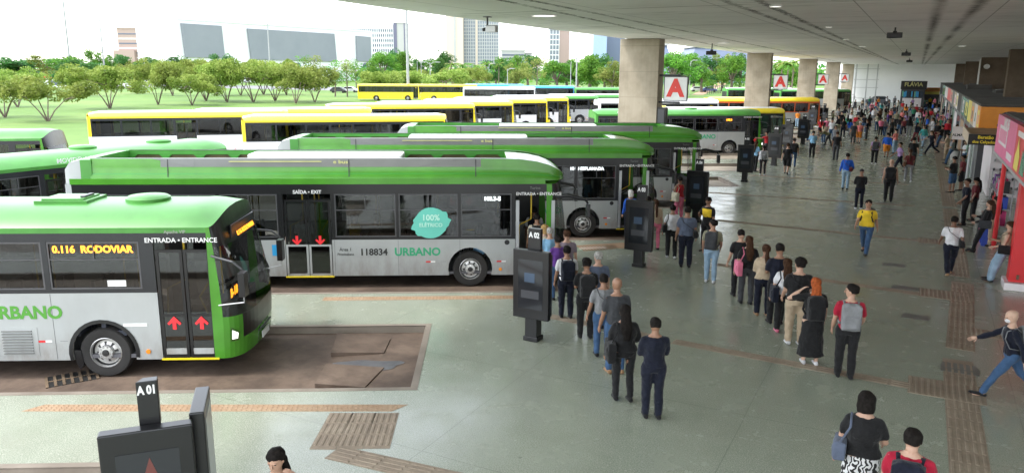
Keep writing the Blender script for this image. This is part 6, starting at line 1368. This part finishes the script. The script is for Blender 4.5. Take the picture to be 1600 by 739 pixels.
# --- free standing and walking people
P_(g0(1350, 396), 262, 'walk', ('tee', 'yellow'), ('jeans', 'denim'), ('short', 'black'), 'man in bright yellow tee shirt walking towards us', h=1.02, fat=1.2, skin=0, bag=('backpack', 'black'))
P_(g0(1481, 430), 98, 'walk2', ('tee', 'white'), ('trousers', 'navy'), ('short', 'black'), 'man in white shirt and navy trousers walking away on the guide path', h=1.0, shoes='tan', skin=3, bag=('cross_bag', 'black'))
P_(g0(1572, 620), 188, 'stride', ('long_sleeve', 'navy'), ('jeans', 'denim'), ('bald', 'black'), 'bald man in navy shirt and white face mask striding left', h=.97, skin=4, extra='mask', bag=('backpack', 'grey'))
q = G(1352, 648, 1.45); P_((q.x, q.y), 92, 'bag', ('tee', 'black'), ('long_skirt', 'patterned'), ('bob', 'black'), 'large woman with black bob and black and white patterned skirt', h=1.0, fem=1, fat=1.3, skin=2, bag=('shoulder_bag', 'blue-grey'))
q = G(1426, 690, 1.6); P_((q.x, q.y), 86, 'stand', ('tee', 'crimson'), ('jeans', 'denim'), ('short', 'black'), 'man in crimson tee shirt at the bottom edge', h=1.0, fat=1.2, skin=2, bag=('backpack', 'navy'), baglabel='navy backpack on the man in crimson at the bottom edge')
q = G(432, 722, 1.55); P_((q.x, q.y), 290, 'head', ('tee', 'black'), ('trousers', 'black'), ('long', 'black'), 'woman with long dark hair touching her head at the bottom left', h=.98, fem=1, skin=2)
P_(g0(1562, 441), 170, 'leanback', ('tank', 'beige'), ('wide', 'light denim'), ('long', 'brown'), 'woman in beige tank top and pale jeans leaning beside the red panel', h=1.0, fem=1, skin=2, bag=('shoulder_bag', 'black'))
P_(g0(1533, 395), 165, 'leanback', ('long_sleeve', 'black'), ('leggings', 'black'), ('long', 'brown'), 'woman in black leaning beside the nearest shop entrance', h=1.0, fem=1, skin=2, bag=('shoulder_bag', 'dark grey'))
P_(g0(1549, 385), 150, 'front', ('tee', 'mauve'), ('trousers', 'beige'), ('tail', 'black'), 'person in mauve half hidden behind the woman in black', h=.96, fem=1, skin=1)
P_(g0(1504, 352), 190, 'stand2', ('tee', 'navy'), ('trousers', 'black'), ('short', 'black'), 'man in navy tee shirt waiting by the bag display', h=1.02, skin=1)
P_(g0(1519, 345), 180, 'phone', ('tee', 'maroon'), ('trousers', 'black'), ('long', 'black'), 'long haired woman looking at her phone by the bag display', h=.97, fem=1, skin=1)
P_(g0(1486, 301), 150, 'front', ('tee', 'black'), ('shorts', 'denim'), ('short', 'black'), 'man in black tee shirt and denim shorts near the shoe shop', h=1.0, fat=1.2, skin=1)
P_(g0(1500, 298), 170, 'stand', ('tee', 'maroon'), ('shorts', 'black'), ('short', 'black'), 'man in maroon tee shirt and black shorts near the shoe shop', h=1.0, skin=3)
P_(g0(1387, 315), 88, 'stand', ('tank', 'black'), ('trousers', 'black'), ('bald', 'black'), 'bald man in black tank top seen from behind', h=1.08, fat=1.2, skin=2, bag=('backpack', 'black'))
P_(g0(1418, 284), 95, 'walk', ('tee', 'maroon'), ('leggings', 'grey'), ('tail', 'brown'), 'woman in maroon tee shirt and grey jeans walking away', h=1.0, fem=1, skin=1, shoes='white', bag=('shoulder_bag', 'brown'))
P_(g0(1404, 268), 200, 'walk', ('tee', 'lilac'), ('trousers', 'navy'), ('short', 'black'), 'man in lilac shirt walking left', h=1.0, skin=1)
P_(g0(1424, 262), 90, 'walk2', ('tee', 'black'), ('trousers', 'dark grey'), ('short', 'black'), 'man in black tee shirt just beyond the woman in maroon', h=1.06, skin=1)
P_(g0(1320, 296), 85, 'bag', ('long_sleeve', 'blue'), ('jeans', 'light denim'), ('short', 'black'), 'man in bright blue jacket and pale jeans seen from behind', h=1.02, skin=1, bag=('cross_bag', 'maroon'))
P_(g0(1341, 327), 105, 'front', ('long_sleeve', 'black'), ('jeans', 'navy'), ('cap', 'black'), 'person in black jacket and black cap with arms folded', h=.97, shoes='white', skin=1)
P_(g0(1365, 257), 92, 'walk', ('tee', 'lilac'), ('trousers', 'black'), ('short', 'black'), 'man in pale lilac shirt and black trousers walking away', h=1.02, skin=1, shoes='white', bag=('backpack', 'dark grey'))
P_(g0(1384, 247), 95, 'walk2', ('long_sleeve', 'blue'), ('shorts', 'orange'), ('short', 'black'), 'man in blue jacket and orange shorts', h=1.0, skin=1)
P_(g0(1397, 240), 150, 'front', ('tee', 'coral'), ('jeans', 'light denim'), ('short', 'black'), 'person in coral top and pale jeans near the guide path', h=1.0, skin=2)
P_(g0(1454, 241), 200, 'stride', ('tee', 'navy'), ('trousers', 'navy'), ('long', 'brown'), 'long haired woman in navy striding left', h=1.0, fem=1, skin=2)
P_(g0(1441, 230), 250, 'walk', ('long_sleeve', 'teal'), ('jeans', 'light denim'), ('long', 'brown'), 'woman in teal top walking towards us', h=1.0, fem=1, skin=2, bag=('cross_bag', 'beige'))
P_(g0(1228, 272), 92, 'walk', ('tee', 'black'), ('shorts', 'black'), ('short', 'brown'), 'man in black tee shirt and black shorts walking away', h=1.02, skin=2)
P_(g0(1238, 262), 95, 'walk2', ('tee', 'black'), ('jeans', 'denim'), ('short', 'black'), 'man in black tee shirt and jeans beside the one in black shorts', h=1.04, skin=1, bag=('backpack', 'black'))
P_(g0(1191, 274), 100, 'stand', ('long_sleeve', 'white'), ('leggings', 'black'), ('tail', 'black'), 'woman in white sleeves and black leggings by the URBANO bus', h=.95, fem=1, shoes='white', skin=2, bag=('backpack', 'grey'))
P_(g0(1179, 268), 60, 'reach', ('tee', 'light blue'), ('trousers', 'black'), ('long', 'brown'), 'woman in light blue top and black trousers by the URBANO bus', h=1.0, fem=1, skin=1)
P_(g0(1196, 246), 180, 'reach', ('tee', 'red'), ('trousers', 'dark grey'), ('short', 'black'), 'man in red tee shirt holding out his arm by the URBANO bus', h=1.0, skin=1)
P_(g0(1268, 246), 115, 'front', ('tee', 'light blue'), ('trousers', 'black'), ('short', 'black'), 'man in light blue shirt and black trousers in front of the bin', h=1.02, skin=1)
P_(g0(1294, 228), 200, 'bend', ('tee', 'olive'), ('trousers', 'dark grey'), ('short', 'black'), 'person in olive bending down behind the man in light blue', h=1.0, skin=1)
P_(g0(1262, 220), 180, 'stand2', ('tee', 'navy'), ('jeans', 'denim'), ('short', 'black'), 'man in navy tee shirt and jeans between two far totems', h=1.0, skin=1)
P_(g0(1305, 250), 85, 'stand', ('tee', 'black'), ('trousers', 'dark grey'), ('short', 'brown'), 'man in black tee shirt beyond the one in bright blue', h=1.06, skin=1)
P_(g0(1245, 199), 90, 'stand', ('tee', 'orange'), ('jeans', 'light denim'), ('short', 'black'), 'person in orange vest beside the orange bus', h=1.0, skin=1)
P_(g0(1341, 224), 90, 'walk', ('tee', 'coral'), ('shorts', 'orange'), ('cap', 'white'), 'man in coral tee shirt, orange shorts and white cap', h=1.04, skin=2)
P_(g0(1468, 231), 150, 'leanback', ('tee', 'black'), ('jeans', 'denim'), ('short', 'black'), 'man in black tee shirt and jeans leaning by the shop row', h=1.0, skin=1)
P_(g0(1477, 250), 160, 'front', ('tee', 'beige'), ('trousers', 'beige'), ('short', 'black'), 'person all in beige beside the white bin', h=1.0, skin=2)
P_(g0(1484, 257), 165, 'leanback', ('tee', 'grey'), ('jeans', 'denim'), ('long', 'black'), 'woman in grey top and jeans leaning in front of the white bin', h=1.0, fem=1, skin=2)
P_(g0(1512, 268), 165, 'stand', ('tee', 'black'), ('trousers', 'black'), ('short', 'black'), 'man in black standing under the Baratão sign', h=1.0, skin=1)
P_(g0(1505, 262), 200, 'front', ('tee', 'white'), ('jeans', 'denim'), ('bun', 'black'), 'woman in white standing under the Baratão sign', h=.95, fem=1, skin=1)
# seen through the windows of the first electric bus
bx = b2.matrix_basis
for lx, ly, hd, tp, hr, lab in ((.75, -.6, 210, 'dark grey', 'short', 'man in dark grey standing inside the first electric bus by its front window'), (.25, -.75, 100, 'light blue', 'bob', 'passenger in light blue sitting inside the first electric bus'), (-2.6, -.7, 60, 'grey', 'short', 'passenger in grey near the middle window of the first electric bus'), (-3.2, -.55, 10, 'yellow', 'long', 'passenger in yellow near the exit door of the first electric bus'), (-4.6, -.5, 300, 'white', 'short', 'passenger in white behind the exit door of the first electric bus'), (-.6, .4, 200, 'navy', 'long', 'passenger in navy behind the round teal sticker')):
    q = bx @ Vector((lx, ly, .22 if ly > -.74 else -.1)); P_((q.x, q.y, q.z), hd, 'stand2' if hr != 'bob' else 'front', ('tee', tp), ('trousers', 'dark grey'), (hr, 'black'), lab, h=.98, skin=1, group='passengers inside the first electric bus')
q = b3.matrix_basis @ Vector((.4, .5, .22)); P_((q.x, q.y, q.z), 30, 'stand2', ('tee', 'light blue'), ('trousers', 'navy'), ('short', 'black'), 'driver in light blue shirt inside the second electric bus', skin=1)
# --- the far crowd, placed where the photo shows it
CR = [(1357, 204, 'black', 'skirt'), (1375, 211, 'pink', 'black'), (1381, 211, 'mauve', 'denim'), (1392, 216, 'dark grey', 'black'), (1404, 209, 'black', 'denim'), (1411, 210, 'maroon', 'navy'), (1419, 212, 'black', 'grey'), (1447, 208, 'blue', 'navy'), (1458, 205, 'grey', 'denim'), (1470, 200, 'coral', 'denim'), (1414, 182, 'orange', 'dark grey'), (1431, 181, 'red', 'maroon'), (1332, 223, 'dark grey', 'dark grey'), (1281, 214, 'red', 'navy'), (1290, 212, 'pink', 'grey'), (1298, 218, 'white', 'denim'), (1309, 209, 'black', 'khaki'), (1316, 214, 'black', 'navy'), (1323, 205, 'green', 'black'), (1328, 198, 'white', 'black'), (1336, 204, 'red', 'black'), (1344, 196, 'black', 'beige'), (1349, 206, 'navy', 'denim'), (1364, 192, 'white', 'grey'), (1369, 203, 'cream', 'denim'), (1341, 184, 'white', 'navy'), (1352, 180, 'grey', 'black'), (1361, 178, 'pink', 'denim'), (1368, 174, 'red', 'denim'), (1376, 180, 'teal', 'black'), (1383, 186, 'black', 'olive'), (1388, 174, 'navy', 'black'), (1396, 184, 'dark grey', 'denim'), (1402, 173, 'cream', 'navy'), (1409, 176, 'red', 'grey'), (1421, 178, 'olive', 'denim'), (1426, 189, 'green', 'navy'), (1433, 196, 'white', 'denim'), (1438, 186, 'maroon', 'black'), (1436, 214, 'olive', 'black'), (1446, 176, 'navy', 'denim'), (1443, 194, 'pink', 'navy'), (1452, 192, 'red', 'light denim'), (1461, 186, 'white', 'olive'), (1456, 178, 'blue', 'black'), (1466, 176, 'black', 'light denim'), (1463, 197, 'purple', 'black'), (1474, 186, 'navy', 'grey'), (1480, 196, 'lilac', 'denim'), (1483, 208, 'maroon', 'denim'), (1319, 187, 'navy', 'olive'), (1309, 192, 'grey', 'navy'), (1300, 196, 'olive', 'navy'), (1326, 178, 'maroon', 'grey'), (1335, 172, 'black', 'dark grey'), (1347, 169, 'beige', 'black'), (1358, 166, 'green', 'denim'), (1372, 166, 'orange', 'denim'), (1385, 165, 'white', 'dark grey'), (1397, 165, 'grey', 'dark grey'), (1440, 167, 'teal', 'denim'), (1452, 167, 'yellow', 'black'), (1459, 168, 'pink', 'black'), (1425, 168, 'lilac', 'black'), (1286, 222, 'beige', 'denim'), (1303, 232, 'grey', 'grey'), (1430, 222, 'navy', 'maroon'), (1434, 205, 'teal', 'navy'), (1463, 222, 'black', 'maroon'), (1489, 236, 'beige', 'navy'), (1492, 226, 'blue', 'denim'), (1478, 219, 'red', 'black'), (1339, 213, 'olive', 'dark grey'), (1353, 217, 'navy', 'dark grey'), (1326, 214, 'blue', 'grey'), (1386, 200, 'purple', 'denim'), (1399, 198, 'khaki', 'black'), (1408, 194, 'coral', 'black'), (1415, 200, 'lilac', 'navy'), (1448, 199, 'olive', 'olive'), (1360, 186, 'maroon', 'denim'), (1374, 190, 'brown', 'black'), (1390, 191, 'coral', 'navy'), (1330, 190, 'beige', 'grey'), (1314, 200, 'black', 'black'), (1468, 210, 'green', 'grey'), (1455, 214, 'white', 'white')]
rc = random.Random(11); seen = set()
def wh(x, y):
    a = 'near far totems' if x < 1320 else 'left of far crowd' if x < 1365 else 'in mid far crowd' if x < 1425 else 'right of far crowd' if x < 1462 else 'by shop row'
    return a+(', far back' if y < 182 else '')
for i, (x, y, tc_, bc) in enumerate(CR):
    fem = rc.random() < .45; bk = 'jeans'; b = bc
    if bc == 'skirt': bk, b = 'skirt', 'black'; fem = True
    elif rc.random() < .15: bk = 'shorts'
    bw = {'skirt': 'black skirt'}.get(bc, f'{b} {"shorts" if bk == "shorts" else "jeans" if "denim" in b else "trousers"}').replace('light denim', 'pale blue').replace('denim', 'blue')
    lab = f'distant {"woman" if fem else "man"} in {tc_} top and {bw} {wh(x, y)}'
    P_(g0(x, y+2), rc.choice([85, 95, 100, 260, 270, 180, 0, 140, 60]), rc.choice(['stand', 'walk', 'stand2', 'front', 'walk2']), (rc.choice(['tee', 'tee', 'long_sleeve']), tc_), (bk, b), (('long' if rc.random() < .6 else 'tail') if fem else rc.choice(['short', 'short', 'cap']), rc.choice(['black', 'brown']) if fem else 'black'), lab, h=rc.uniform(.95, 1.05), fem=int(fem), skin=rc.choice([0, 1, 1, 2, 3]), near=False, group='distant crowd at the far end of the platform', shoes=rc.choice(['black', 'white', 'tan']), bag=None)
bpy.data.scenes.remove(TMP)
